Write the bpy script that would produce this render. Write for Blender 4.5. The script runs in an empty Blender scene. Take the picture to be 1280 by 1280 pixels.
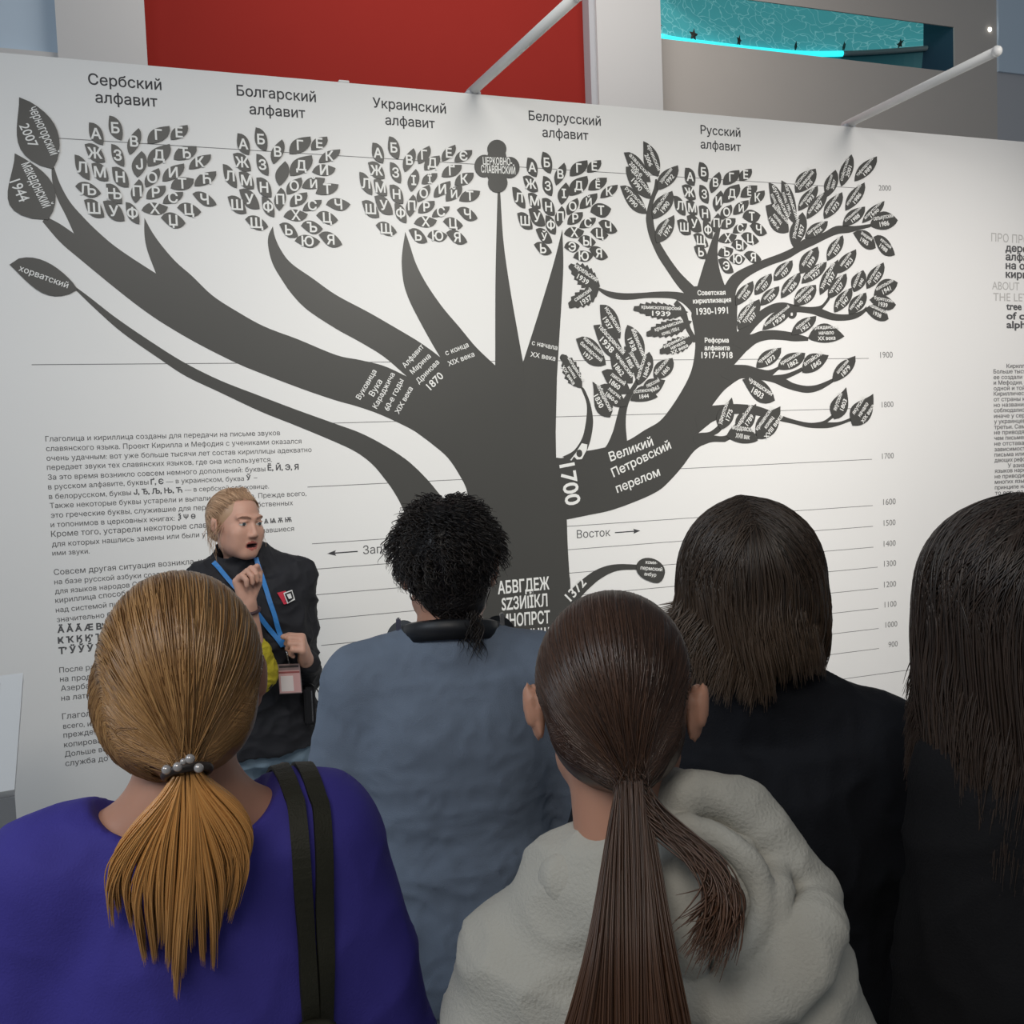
import bpy, bmesh, math, random
import numpy as np
from mathutils import Vector, Matrix, noise
from mathutils.bvhtree import BVHTree

random.seed(7)
SC = bpy.context.scene
COL = SC.collection

# ------------------------------------------------------------------ camera
YAW, PITCH, ROLL, FOC = 0.352678, 0.063302, -0.038419, 1280.0
EYE = Vector((0.0, 0.0, 1.77))
WALL_Y = 3.95                       # distance of the printed wall from the photographer


def _axes():
    cy, sy = math.cos(YAW), math.sin(YAW)
    cp, sp = math.cos(PITCH), math.sin(PITCH)
    f = Vector((sy * cp, cy * cp, -sp))
    r = Vector((cy, -sy, 0))
    u = r.cross(f)
    cr, sr = math.cos(ROLL), math.sin(ROLL)
    return (cr * r + sr * u, -sr * r + cr * u, f)


RGT, UPV, FWD = _axes()
cam_data = bpy.data.cameras.new('camera')
cam_data.sensor_fit = 'HORIZONTAL'
cam_data.sensor_width = 36.0
cam_data.lens = 36.0
cam_data.clip_start = 0.05
cam = bpy.data.objects.new('camera', cam_data)
COL.objects.link(cam)
m = Matrix((RGT, UPV, -FWD)).transposed().to_4x4()
m.translation = EYE
cam.matrix_world = m
SC.camera = cam

# ------------------------------------------------------------------ world, lights, exposure
world = bpy.data.worlds.new('world')
SC.world = world
world.use_nodes = True
world.node_tree.nodes['Background'].inputs[0].default_value = (0.80, 0.90, 1.0, 1)
world.node_tree.nodes['Background'].inputs[1].default_value = 0.17
SC.view_settings.view_transform = 'Standard'
SC.view_settings.look = 'None'
SC.view_settings.gamma = 1.0
SC.view_settings.exposure = 0.0


def lamp(kind, name, loc, target, energy, color, **kw):
    d = bpy.data.lights.new(name, kind)
    d.energy = energy
    d.color = color
    for k, v in kw.items():
        setattr(d, k, v)
    o = bpy.data.objects.new(name, d)
    COL.objects.link(o)
    o.location = loc
    o.rotation_euler = (Vector(target) - Vector(loc)).to_track_quat('-Z', 'Y').to_euler()
    return o


# spot lamps of the hall, hung above the visitors and aimed at the printed wall
lamp('SPOT', 'wall_spot', (1.7, 0.5, 3.7), (1.75, WALL_Y, 1.95), 345, (1.0, 0.962, 0.885),
     spot_size=math.radians(60), spot_blend=1.0, shadow_soft_size=0.4)
lamp('SPOT', 'wall_spot', (0.2, 0.8, 3.8), (0.45, WALL_Y, 1.80), 150, (1.0, 0.975, 0.93),
     spot_size=math.radians(60), spot_blend=1.0, shadow_soft_size=0.4)
lamp('SPOT', 'wall_spot', (3.5, 0.7, 3.7), (3.6, WALL_Y, 1.65), 410, (1.0, 0.945, 0.885),
     spot_size=math.radians(64), spot_blend=1.0, shadow_soft_size=0.4)
# soft cool fill light, added to tint and lift the left side
lamp('AREA', 'cool_side_fill', (-3.4, 0.8, 4.0), (0.0, 3.6, 1.0), 62, (0.80, 0.90, 1.0), shape='RECTANGLE', size=2.4, size_y=1.6)
# weak fill light added above and behind the group to shape their backs
lamp('AREA', 'rear_fill', (-0.9, -0.9, 3.6), (0.4, 1.4, 1.1), 34, (1.0, 0.93, 0.84), shape='RECTANGLE', size=1.6, size_y=1.0)
# fill light added behind the printed wall to brighten the back wall
lamp('AREA', 'back_wall_fill', (2.3, 4.9, 5.4), (2.5, 6.5, 3.6), 48, (1.0, 0.94, 0.88), shape='RECTANGLE', size=3.6, size_y=0.8)


# ------------------------------------------------------------------ picking places
def ray(px, py):
    return FWD + RGT * ((px - 640) / FOC) + UPV * ((640 - py) / FOC)


def at_depth(px, py, d):
    return EYE + ray(px, py) * d


def on_plane(px, py, y):
    d = ray(px, py)
    return EYE + d * (y / d.y)


def at_height(px, py, z):
    d = ray(px, py)
    return EYE + d * ((z - EYE.z) / d.z)


def W(p):
    q = on_plane(p[0], p[1], WALL_Y)
    return (q.x, q.z)


# ------------------------------------------------------------------ materials
MATS = {}


def mat(name, col, rough=0.6, spec=0.4, noise_amt=0.0, noise_scale=30.0, bump=0.0, bump_scale=200.0, metal=0.0,
        emit=None, emit_s=0.0, sheen=0.0, stretch=None, sss=0.0, alpha=None, trans=0.0):
    if name in MATS:
        return MATS[name]
    m = bpy.data.materials.new(name)
    m.use_nodes = True
    nt = m.node_tree
    b = nt.nodes['Principled BSDF']
    b.inputs['Base Color'].default_value = (*col, 1)
    b.inputs['Roughness'].default_value = rough
    b.inputs['Specular IOR Level'].default_value = spec
    b.inputs['Metallic'].default_value = metal
    if sheen:
        b.inputs['Sheen Weight'].default_value = sheen
    if sss:
        b.inputs['Subsurface Weight'].default_value = sss
        b.inputs['Subsurface Radius'].default_value = (0.012, 0.005, 0.003)
    if trans:
        b.inputs['Transmission Weight'].default_value = trans
    if emit:
        b.inputs['Emission Color'].default_value = (*emit, 1)
        b.inputs['Emission Strength'].default_value = emit_s
    tc = nt.nodes.new('ShaderNodeTexCoord')
    mp = nt.nodes.new('ShaderNodeMapping')
    nt.links.new(tc.outputs['Object'], mp.inputs[0])
    if stretch:
        mp.inputs['Scale'].default_value = stretch
    if noise_amt:
        n = nt.nodes.new('ShaderNodeTexNoise')
        n.inputs['Scale'].default_value = noise_scale
        n.inputs['Detail'].default_value = 5
        nt.links.new(mp.outputs[0], n.inputs['Vector'])
        mx = nt.nodes.new('ShaderNodeMix')
        mx.data_type = 'RGBA'
        lo = tuple(c * (1 - noise_amt) for c in col)
        hi = tuple(min(1, c * (1 + noise_amt)) for c in col)
        mx.inputs['A'].default_value = (*lo, 1)
        mx.inputs['B'].default_value = (*hi, 1)
        nt.links.new(n.outputs['Fac'], mx.inputs['Factor'])
        nt.links.new(mx.outputs['Result'], b.inputs['Base Color'])
    if bump:
        n2 = nt.nodes.new('ShaderNodeTexNoise')
        n2.inputs['Scale'].default_value = bump_scale
        n2.inputs['Detail'].default_value = 3
        nt.links.new(mp.outputs[0], n2.inputs['Vector'])
        bp = nt.nodes.new('ShaderNodeBump')
        bp.inputs['Strength'].default_value = bump
        bp.inputs['Distance'].default_value = 0.004
        nt.links.new(n2.outputs['Fac'], bp.inputs['Height'])
        nt.links.new(bp.outputs[0], b.inputs['Normal'])
    MATS[name] = m
    return m


def hair_mat(name, dark, light, tip=None, rough=0.38):
    """Hair: each strand has a tone of its own ('tone'), and grows lighter to its ends ('along')."""
    if name in MATS:
        return MATS[name]
    m = bpy.data.materials.new(name)
    m.use_nodes = True
    nt = m.node_tree
    b = nt.nodes['Principled BSDF']
    b.inputs['Roughness'].default_value = rough
    b.inputs['Specular IOR Level'].default_value = 0.45
    a = nt.nodes.new('ShaderNodeAttribute')
    a.attribute_name = 'tone'
    sep = nt.nodes.new('ShaderNodeSeparateColor')
    nt.links.new(a.outputs['Color'], sep.inputs[0])
    mx = nt.nodes.new('ShaderNodeMix')
    mx.data_type = 'RGBA'
    mx.inputs['A'].default_value = (*dark, 1)
    mx.inputs['B'].default_value = (*light, 1)
    nt.links.new(sep.outputs[0], mx.inputs['Factor'])
    mx2 = nt.nodes.new('ShaderNodeMix')
    mx2.data_type = 'RGBA'
    t = tip or light
    mx2.inputs['B'].default_value = (*t, 1)
    nt.links.new(mx.outputs['Result'], mx2.inputs['A'])
    nt.links.new(sep.outputs[1], mx2.inputs['Factor'])
    nt.links.new(mx2.outputs['Result'], b.inputs['Base Color'])
    MATS[name] = m
    return m


# ------------------------------------------------------------------ object helpers
def tag(o, label=None, cat=None, group=None, kind=None):
    if label:
        o['label'] = label
    if cat:
        o['category'] = cat
    if group:
        o['group'] = group
    if kind:
        o['kind'] = kind
    return o


def empty(name, loc=(0, 0, 0), rz=0.0):
    o = bpy.data.objects.new(name, None)
    o.empty_display_size = 0.05
    COL.objects.link(o)
    o.location = loc
    o.rotation_euler = (0, 0, rz)
    return o


def mesh_obj(name, verts, faces, material, parent=None, smooth=False):
    me = bpy.data.meshes.new(name)
    me.from_pydata([tuple(v) for v in verts], [], [tuple(f) for f in faces])
    me.update()
    if material:
        me.materials.append(material)
    if smooth:
        me.polygons.foreach_set('use_smooth', [True] * len(me.polygons))
    o = bpy.data.objects.new(name, me)
    COL.objects.link(o)
    if parent:
        o.parent = parent
    return o


def bm_obj(name, bm, material, parent=None, smooth=False, recalc=True):
    if recalc:
        bmesh.ops.recalc_face_normals(bm, faces=bm.faces)
    me = bpy.data.meshes.new(name)
    bm.to_mesh(me)
    bm.free()
    if material:
        me.materials.append(material)
    if smooth:
        me.polygons.foreach_set('use_smooth', [True] * len(me.polygons))
    o = bpy.data.objects.new(name, me)
    COL.objects.link(o)
    if parent:
        o.parent = parent
    return o


def box(bm, lo, hi, bevel=0.0, mtx=None):
    vs = [bm.verts.new((x, y, z)) for x in (lo[0], hi[0]) for y in (lo[1], hi[1]) for z in (lo[2], hi[2])]
    fs = [bm.faces.new([vs[i] for i in f]) for f in ((0, 1, 3, 2), (4, 6, 7, 5), (0, 4, 5, 1), (2, 3, 7, 6), (0, 2, 6, 4), (1, 5, 7, 3))]
    if bevel:
        es = list({e for f in fs for e in f.edges})
        r = bmesh.ops.bevel(bm, geom=es, offset=bevel, segments=2, affect='EDGES')
        vs = list({v for f in r['faces'] for v in f.verts} | {v for v in vs if v.is_valid})
    if mtx:
        for v in vs:
            v.co = mtx @ v.co
    return vs


def tube_data(pts, rad, n=8, closed=False):
    """A round tube along pts; rad is a number or one per point."""
    pts = [Vector(p) for p in pts]
    N = len(pts)
    rads = [rad] * N if isinstance(rad, (int, float)) else rad
    V, F = [], []
    up = None
    for i, p in enumerate(pts):
        if closed:
            t = (pts[(i + 1) % N] - pts[i - 1]).normalized()
        else:
            t = (pts[min(i + 1, N - 1)] - pts[max(i - 1, 0)]).normalized()
        if up is None:
            up = t.orthogonal().normalized()
        up = (up - t * up.dot(t)).normalized()
        sd = t.cross(up)
        for k in range(n):
            a = 2 * math.pi * k / n
            V.append(p + (up * math.cos(a) + sd * math.sin(a)) * rads[i])
    for i in range(N if closed else N - 1):
        j = (i + 1) % N
        for k in range(n):
            F.append((i * n + k, i * n + (k + 1) % n, j * n + (k + 1) % n, j * n + k))
    if not closed:
        F.append(tuple(range(n - 1, -1, -1)))
        F.append(tuple((N - 1) * n + k for k in range(n)))
    return V, F


def tube(name, pts, rad, material, parent=None, n=8, closed=False):
    V, F = tube_data(pts, rad, n, closed)
    return mesh_obj(name, V, F, material, parent, smooth=True)


def merge(*vf):
    V, F = [], []
    for v, f in vf:
        o = len(V)
        V += list(v)
        F += [tuple(i + o for i in q) for q in f]
    return V, F


def smooth_path(pts, per=8, closed=False):
    """Catmull-Rom through pts (any dimension)."""
    P = [np.array(p, float) for p in pts]
    n = len(P)
    out = []
    rng = range(n) if closed else range(n - 1)
    for i in rng:
        p1, p2 = P[i], P[(i + 1) % n]
        p0 = P[i - 1] if (closed or i > 0) else 2 * p1 - p2
        p3 = P[(i + 2) % n] if (closed or i + 2 < n) else 2 * p2 - p1
        for k in range(per):
            t = k / per
            out.append(0.5 * ((2 * p1) + (-p0 + p2) * t + (2 * p0 - 5 * p1 + 4 * p2 - p3) * t * t + (-p0 + 3 * p1 - 3 * p2 + p3) * t ** 3))
    if not closed:
        out.append(P[-1])
    return out
# ================================================================== the room
BACK_Y = 6.6
M_wall = mat('white_wall_paint', (0.80, 0.795, 0.785), 0.62, 0.3, 0.015, 2.5, 0.05, 300)
M_floor = mat('grey_floor', (0.50, 0.49, 0.47), 0.45, 0.4, 0.10, 6, 0.05, 120)
M_red = mat('red_wall_paint', (0.31, 0.026, 0.020), 0.75, 0.08, 0.03, 4)
M_column = mat('column_white_paint', (0.66, 0.655, 0.65), 0.6, 0.3, 0.01, 3)
M_taupe = mat('grey_beige_wall_paint', (0.56, 0.52, 0.48), 0.65, 0.25, 0.03, 3)
M_bluepanel = mat('pale_blue_panel', (0.58, 0.70, 0.82), 0.5, 0.3, 0.03, 2)
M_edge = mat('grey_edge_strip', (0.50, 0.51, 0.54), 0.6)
M_rod = mat('white_rod_paint', (0.74, 0.74, 0.73), 0.4, 0.4)
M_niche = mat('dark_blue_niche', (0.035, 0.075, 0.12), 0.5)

wt = W((640, 121.5))[1]                              # height of the printed wall


def solid(name, lo, hi, m, kind='structure', bevel=0.0, parent=None):
    bm = bmesh.new()
    box(bm, lo, hi, bevel)
    o = bm_obj(name, bm, m, parent)
    if kind and not parent:
        tag(o, kind=kind)
    return o


fl = solid('floor', (-8, -5, -0.06), (12, BACK_Y + 0.3, 0.0), M_floor)
tag(fl, 'light grey hall floor', 'floor')
wl = solid('wall_front', (-4.5, WALL_Y, 0), (7.5, WALL_Y + 0.12, wt), M_wall)
tag(wl, 'white free-standing exhibition wall printed with the alphabet tree', 'wall')


def bp(px, py):
    return on_plane(px, py, BACK_Y)


def back_panel(name, xl, xr, m, label, z0=0.0, z1=6.4, d=0.0, kind='structure', t=0.2):
    o = solid(name, (xl, BACK_Y - d, z0), (xr, BACK_Y + t, z1), m, kind)
    tag(o, label, 'wall')
    return o


x_r0, x_r1 = bp(181.5, 40).x, bp(729, 40).x
x_c1 = bp(815, 40).x
x_b0 = bp(71, 30).x
x_g1 = bp(1246, 60).x
back_panel('wall_back_red', x_r0, x_r1, M_red, 'red wall panel seen over the top of the printed wall')
back_panel('wall_back_left', x_b0, x_r0, M_column, 'white wall strip between the red panel and the pale blue window', d=0.10)
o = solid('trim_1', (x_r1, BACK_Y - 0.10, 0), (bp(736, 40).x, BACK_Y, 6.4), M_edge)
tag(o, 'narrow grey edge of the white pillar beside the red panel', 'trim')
back_panel('wall_back_column', bp(736, 40).x, x_c1, M_column, 'white pillar between red panel and grey-beige wall', d=0.13)
# far window with pale light (top corner of the picture)
zb = bp(30, 67).z
back_panel('wall_back_sill', x_b0 - 3.0, x_b0, M_column, 'white wall under the pale blue window', z1=zb, d=0.06)
back_panel('window_1', x_b0 - 3.0, x_b0, M_bluepanel, 'pale blue window beyond the white wall strip', z0=zb, d=0.0)
# grey-beige wall with the long opening for the lit vitrine
n_l = x_c1
n_r = bp(1193, 60).x
z_nb = bp(1000, 68).z
z_nt = bp(1000, 8).z
back_panel('wall_back_taupe', x_c1, x_g1, M_taupe, 'grey-beige wall below the lit glass tank', z1=z_nb, t=0.012)
back_panel('wall_back_taupe_upper', x_c1, x_g1, M_taupe, 'grey-beige wall above the lit glass tank', z0=z_nt, t=0.012)
back_panel('wall_back_taupe_end', n_r, x_g1, M_taupe, 'grey-beige wall at the end of the lit glass tank', z0=z_nb, z1=z_nt, t=0.012)
back_panel('wall_back_blue', x_g1, x_g1 + 2.5, M_bluepanel, 'pale blue panel past the grey-beige wall', z0=bp(1263, 92).z, d=0.02)
back_panel('wall_back_end', x_g1, x_g1 + 2.5, M_edge, 'grey wall under the pale blue panel', z1=bp(1263, 92).z)
# interior of the opening
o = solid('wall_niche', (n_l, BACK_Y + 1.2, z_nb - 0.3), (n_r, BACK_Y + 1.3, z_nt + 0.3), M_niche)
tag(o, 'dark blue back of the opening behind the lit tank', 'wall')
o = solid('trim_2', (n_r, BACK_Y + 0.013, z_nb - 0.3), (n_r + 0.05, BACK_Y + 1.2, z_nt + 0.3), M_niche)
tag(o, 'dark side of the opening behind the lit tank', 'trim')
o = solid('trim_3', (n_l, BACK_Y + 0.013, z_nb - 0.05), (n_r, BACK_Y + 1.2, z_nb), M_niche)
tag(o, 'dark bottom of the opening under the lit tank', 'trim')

# ---- the lit glass tank: curved wall of water-patterned acrylic on a glowing rim
tank = empty('glass_tank', (0.5 * (n_l + n_r), BACK_Y + 0.3, z_nb))
tag(tank, 'long curved glass tank glowing turquoise in the grey-beige wall', 'glass tank')
m = bpy.data.materials.new('lit_water_acrylic')
m.use_nodes = True
nt = m.node_tree
b = nt.nodes['Principled BSDF']
b.inputs['Roughness'].default_value = 0.25
tc = nt.nodes.new('ShaderNodeTexCoord')
mp = nt.nodes.new('ShaderNodeMapping')
mp.inputs['Scale'].default_value = (1.0, 0.4, 1.9)
nt.links.new(tc.outputs['Object'], mp.inputs[0])
wv = nt.nodes.new('ShaderNodeTexVoronoi')
wv.feature = 'DISTANCE_TO_EDGE'
wv.inputs['Scale'].default_value = 7.5
nz = nt.nodes.new('ShaderNodeTexNoise')
nz.inputs['Scale'].default_value = 4
va = nt.nodes.new('ShaderNodeVectorMath')
va.operation = 'MULTIPLY_ADD'
va.inputs[1].default_value = (0.4, 0.4, 0.4)
nt.links.new(mp.outputs[0], nz.inputs['Vector'])
nt.links.new(nz.outputs['Color'], va.inputs[0])
nt.links.new(mp.outputs[0], va.inputs[2])
nt.links.new(va.outputs[0], wv.inputs['Vector'])
rp = nt.nodes.new('ShaderNodeValToRGB')
rp.color_ramp.elements[0].position = 0.0
rp.color_ramp.elements[0].color = (0.25, 0.62, 0.64, 1)
rp.color_ramp.elements[1].position = 0.045
rp.color_ramp.elements[1].color = (0.08, 0.40, 0.43, 1)
nt.links.new(wv.outputs['Distance'], rp.inputs[0])
nt.links.new(rp.outputs[0], b.inputs['Base Color'])
nt.links.new(rp.outputs[0], b.inputs['Emission Color'])
b.inputs['Emission Strength'].default_value = 0.42
M_water = m
M_led = mat('turquoise_led', (0.1, 0.8, 0.85), 0.4, emit=(0.03, 0.80, 0.88), emit_s=1.25)
M_glassrim = mat('grey_glass_rim', (0.30, 0.36, 0.37), 0.2, 0.5)
M_shell = mat('brown_shell', (0.06, 0.045, 0.035), 0.6)
rim_px = [(816, 43), (835, 49), (880, 55), (940, 62), (1000, 67), (1060, 66.5), (1120, 63), (1192, 57)]
# the rim runs back from the pillar into the opening and returns at the far end
rim_y = [0.03, 0.14, 0.34, 0.52, 0.62, 0.60, 0.46, 0.20]
zr = on_plane(1000, 67, BACK_Y + 0.62).z
rim = []
for (px, py), dy in zip(rim_px, rim_y):
    q = on_plane(px, py, BACK_Y + dy)
    rim.append(Vector((q.x, q.y, q.z)))
rim = [Vector(p) for p in smooth_path(rim, 6)]
tp = tank.location
V, F = [], []
for i, p in enumerate(rim):
    V += [p - tp, p + Vector((0, -0.02, 0.75)) - tp, p + Vector((0, 0.03, 0.75)) - tp, p + Vector((0, 0.03, 0)) - tp]
for i in range(len(rim) - 1):
    a, c = i * 4, i * 4 + 4
    for k in range(4):
        F.append((a + k, c + k, c + (k + 1) % 4, a + (k + 1) % 4))
mesh_obj('water_panel', V, F, M_water, tank)
cut = int(len(rim) * 0.70)
tube('light_strip', [p + Vector((0, -0.03, -0.012)) - tp for p in rim[3:cut]], 0.024, M_led, tank)
tube('rim', [p + Vector((0, -0.03, -0.012)) - tp for p in rim[cut - 1:]], 0.022, M_glassrim, tank)
# low cheek of the tank under the rim
V, F = [], []
for p in rim:
    V += [p + Vector((0, 0.0, -0.02)) - tp, Vector((p.x, p.y + 0.05, z_nb - 0.02)) - tp]
for i in range(len(rim) - 1):
    F.append((i * 2, i * 2 + 2, i * 2 + 3, i * 2 + 1))
mesh_obj('tank_base', V, F, mat('teal_tank_base', (0.05, 0.24, 0.28), 0.4), tank)
# star-shaped shells sitting on the rim
for i, (px, py) in enumerate([(819, 30), (866, 45), (923, 57), (985, 64), (1049, 66), (1118, 63)]):
    k = min(range(len(rim)), key=lambda j: (rim[j] - on_plane(px, py, rim[j].y)).length)
    c = rim[k] + Vector((0, -0.05, 0.035))
    V, F = [Vector((0, 0, 0)) + Vector((0, -0.012, 0)), Vector((0, 0.012, 0))], []
    for j in range(10):
        a = math.pi / 2 + j * math.pi / 5
        r = 0.052 if j % 2 == 0 else 0.024
        V.append(Vector((r * math.cos(a), 0, r * math.sin(a) * 0.9)))
    for j in range(10):
        F.append((0, 2 + (j + 1) % 10, 2 + j))
        F.append((1, 2 + j, 2 + (j + 1) % 10))
    s = mesh_obj('starfish', [v for v in V], F, M_shell, None)
    s.location = c
    s.rotation_euler = (0.15, 0, 0.3 * i)
    tag(s, ['brown starfish on the tank rim against the white pillar', 'brown starfish on the glowing rim, second counted from the white pillar',
            'brown starfish on the glowing rim, third counted from the white pillar', 'brown starfish on the glowing rim, fourth counted from the white pillar',
            'brown starfish on the rim where the glow fades', 'brown starfish on the dim far end of the tank rim'][i], 'starfish', 'starfish on the tank rim')

# ---- two white arms fixed on the wall top and reaching out over the visitors
for (pa, pb, lab) in (((590, 116), (722, -6), 'white metal rod on the wall top crossing the red panel'),
                      ((1062, 156), (1246, 64), 'white metal rod on the wall top before the grey-beige wall')):
    a = at_height(pa[0], pa[1] - 2, wt + 0.02)
    bq = at_height(pb[0], pb[1], wt + 0.02)
    a.y = WALL_Y + 0.05
    root = empty('support_rod', a)
    tag(root, lab, 'rod', 'white rods on the wall top')
    d = bq - a
    tube('rod_tube', [Vector((0, 0, 0)), d * 0.5, d], 0.019, M_rod, root, 12)
    bm = bmesh.new()
    box(bm, (-0.03, -0.045, -0.02), (0.03, 0.045, -0.004), 0.003)
    bm_obj('foot_plate', bm, M_edge, root)
    bm = bmesh.new()
    bmesh.ops.create_uvsphere(bm, u_segments=12, v_segments=8, radius=0.0205)
    e = bm_obj('end_cap', bm, M_rod, root, True)
    e.location = d
# small clip on the wall top
q = W((430, 103))
c = solid('wall_clip', (q[0] - 0.02, WALL_Y - 0.004, wt), (q[0] + 0.02, WALL_Y + 0.06, wt + 0.008), M_wall, None, 0.002)
tag(c, 'tiny white clip on top edge of the printed wall before the red panel', 'clip')
# bright point lamp on the grey-beige wall
q = bp(1237, 37)
root = empty('wall_lamp', q)
tag(root, 'tiny bright lamp on the grey-beige wall near the pale blue panel', 'lamp')
bm = bmesh.new()
bmesh.ops.create_uvsphere(bm, u_segments=12, v_segments=8, radius=0.016)
bm_obj('bulb', bm, mat('lamp_glow', (1, 1, 1), emit=(1, 0.97, 0.9), emit_s=6), root, True)
tube('housing', [Vector((0, 0.03, 0)), Vector((0, 0.005, 0))], 0.02, M_edge, root, 12)

# ---- display desk at the edge of the picture
M_desk = mat('white_desk_laminate', (0.66, 0.68, 0.70), 0.35, 0.4)
M_deskbody = mat('grey_desk_metal', (0.22, 0.23, 0.245), 0.45)
M_black = mat('black_plastic', (0.012, 0.012, 0.014), 0.4)
pt = at_depth(29, 841, 2.95)
pb = at_depth(18, 987, 2.66)
desk = empty('display_desk', (pb.x - 0.3, 0.5 * (pt.y + pb.y), 0))
tag(desk, 'white sloped display desk on a grey cabinet at the picture edge', 'display desk')
base = desk.location
_r = (pb - EYE).normalized()
fwd = Vector((_r.x, _r.y, 0)).normalized()
ax = Vector((fwd.y, -fwd.x, 0))
w = 0.72
V = []
nrm = ax.cross(pt - pb).normalized()
for s in (0, 1):
    off = -nrm * 0.03 * s
    V += [pb + off - base, pt + off - base, pt - ax * w + off - base, pb - ax * w + off - base]
mesh_obj('slope_panel', V, [(0, 1, 2, 3), (7, 6, 5, 4), (0, 4, 5, 1), (1, 5, 6, 2), (2, 6, 7, 3), (3, 7, 4, 0)], M_desk, desk)
V, F = [], []
c0 = pb - ax * 0.06 + (pt - pb) * 0.2 + nrm * 0.001
c1 = pb - ax * 0.06 + (pt - pb) * 0.93 + nrm * 0.001
c2 = c1 - ax * 0.58
c3 = c0 - ax * 0.58
for a, bq in ((c0, c1), (c1, c2), (c2, c3), (c3, c0)):
    d = (bq - a).normalized()
    s = d.cross(nrm) * 0.0022
    k = len(V)
    V += [a - s - base, a + s - base, bq + s - base, bq - s - base]
    F.append((k, k + 1, k + 2, k + 3))
mesh_obj('panel_outline', V, F, M_deskbody, desk)
# cabinet: front face under the low edge of the slope
e0 = Vector((pb.x, pb.y, 0))
V = []
for z in (0.0, pb.z - 0.02):
    V += [e0 + Vector((0, 0, z)) - base, e0 - ax * w + Vector((0, 0, z)) - base, e0 - ax * w + fwd * 0.30 + Vector((0, 0, z)) - base, e0 + fwd * 0.30 + Vector((0, 0, z)) - base]
mesh_obj('cabinet_body', V, [(0, 3, 2, 1), (4, 5, 6, 7), (0, 1, 5, 4), (1, 2, 6, 5), (2, 3, 7, 6), (3, 0, 4, 7)], M_deskbody, desk)
V = []
i0 = e0 - ax * 0.045 - fwd * 0.004
for z in (0.25, pb.z - 0.09):
    V += [i0 + Vector((0, 0, z)) - base, i0 - ax * 0.6 + Vector((0, 0, z)) - base]
mesh_obj('cabinet_screen', [V[0], V[1], V[3], V[2]], [(0, 1, 2, 3)], M_black, desk)
# ================================================================== the printed tree
M_dark = mat('charcoal_vinyl', (0.062, 0.061, 0.057), 0.42, 0.35, 0.04, 3)
M_white = mat('white_lettering', (0.80, 0.80, 0.78), 0.6, 0.2)
M_ink = mat('dark_grey_ink', (0.055, 0.055, 0.06), 0.6, 0.2)
M_inkp = mat('grey_ink', (0.10, 0.10, 0.105), 0.6, 0.2)
M_inkl = mat('light_grey_ink', (0.48, 0.47, 0.46), 0.6, 0.2)
M_year = mat('mid_grey_ink', (0.22, 0.22, 0.22), 0.6, 0.2)
M_rule = mat('thin_grey_rule', (0.20, 0.20, 0.20), 0.6, 0.2)

GLYPH = {}
from mathutils.geometry import delaunay_2d_cdt


def contours(body):
    c = bpy.data.curves.new('lettering', 'FONT')
    c.body = body
    o = bpy.data.objects.new('lettering', c)
    COL.objects.link(o)
    dg = bpy.context.evaluated_depsgraph_get()
    out = []
    for s in o.to_curve(dg).splines:
        bp_ = s.bezier_points
        P = []
        n = len(bp_)
        for i in range(n):
            p, q = bp_[i], bp_[(i + 1) % n]
            a, h1, h2, e = (np.array(x[:2]) for x in (p.co, p.handle_right, q.handle_left, q.co))
            L = e - a
            k = 1
            if abs(L[0] * (h1 - a)[1] - L[1] * (h1 - a)[0]) > 1e-5 or abs(L[0] * (h2 - a)[1] - L[1] * (h2 - a)[0]) > 1e-5:
                k = 3
            for j in range(k):
                t = j / k
                P.append(a * (1 - t) ** 3 + 3 * h1 * t * (1 - t) ** 2 + 3 * h2 * t * t * (1 - t) + e * t ** 3)
        Q = [P[0]]
        for p in P[1:]:
            if np.linalg.norm(p - Q[-1]) > 2e-3:
                Q.append(p)
        if len(Q) > 2 and np.linalg.norm(Q[0] - Q[-1]) < 2e-3:
            Q.pop()
        if len(Q) > 2:
            out.append(np.array(Q))
    o.to_curve_clear()
    bpy.data.objects.remove(o)
    bpy.data.curves.remove(c)
    return out


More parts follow.
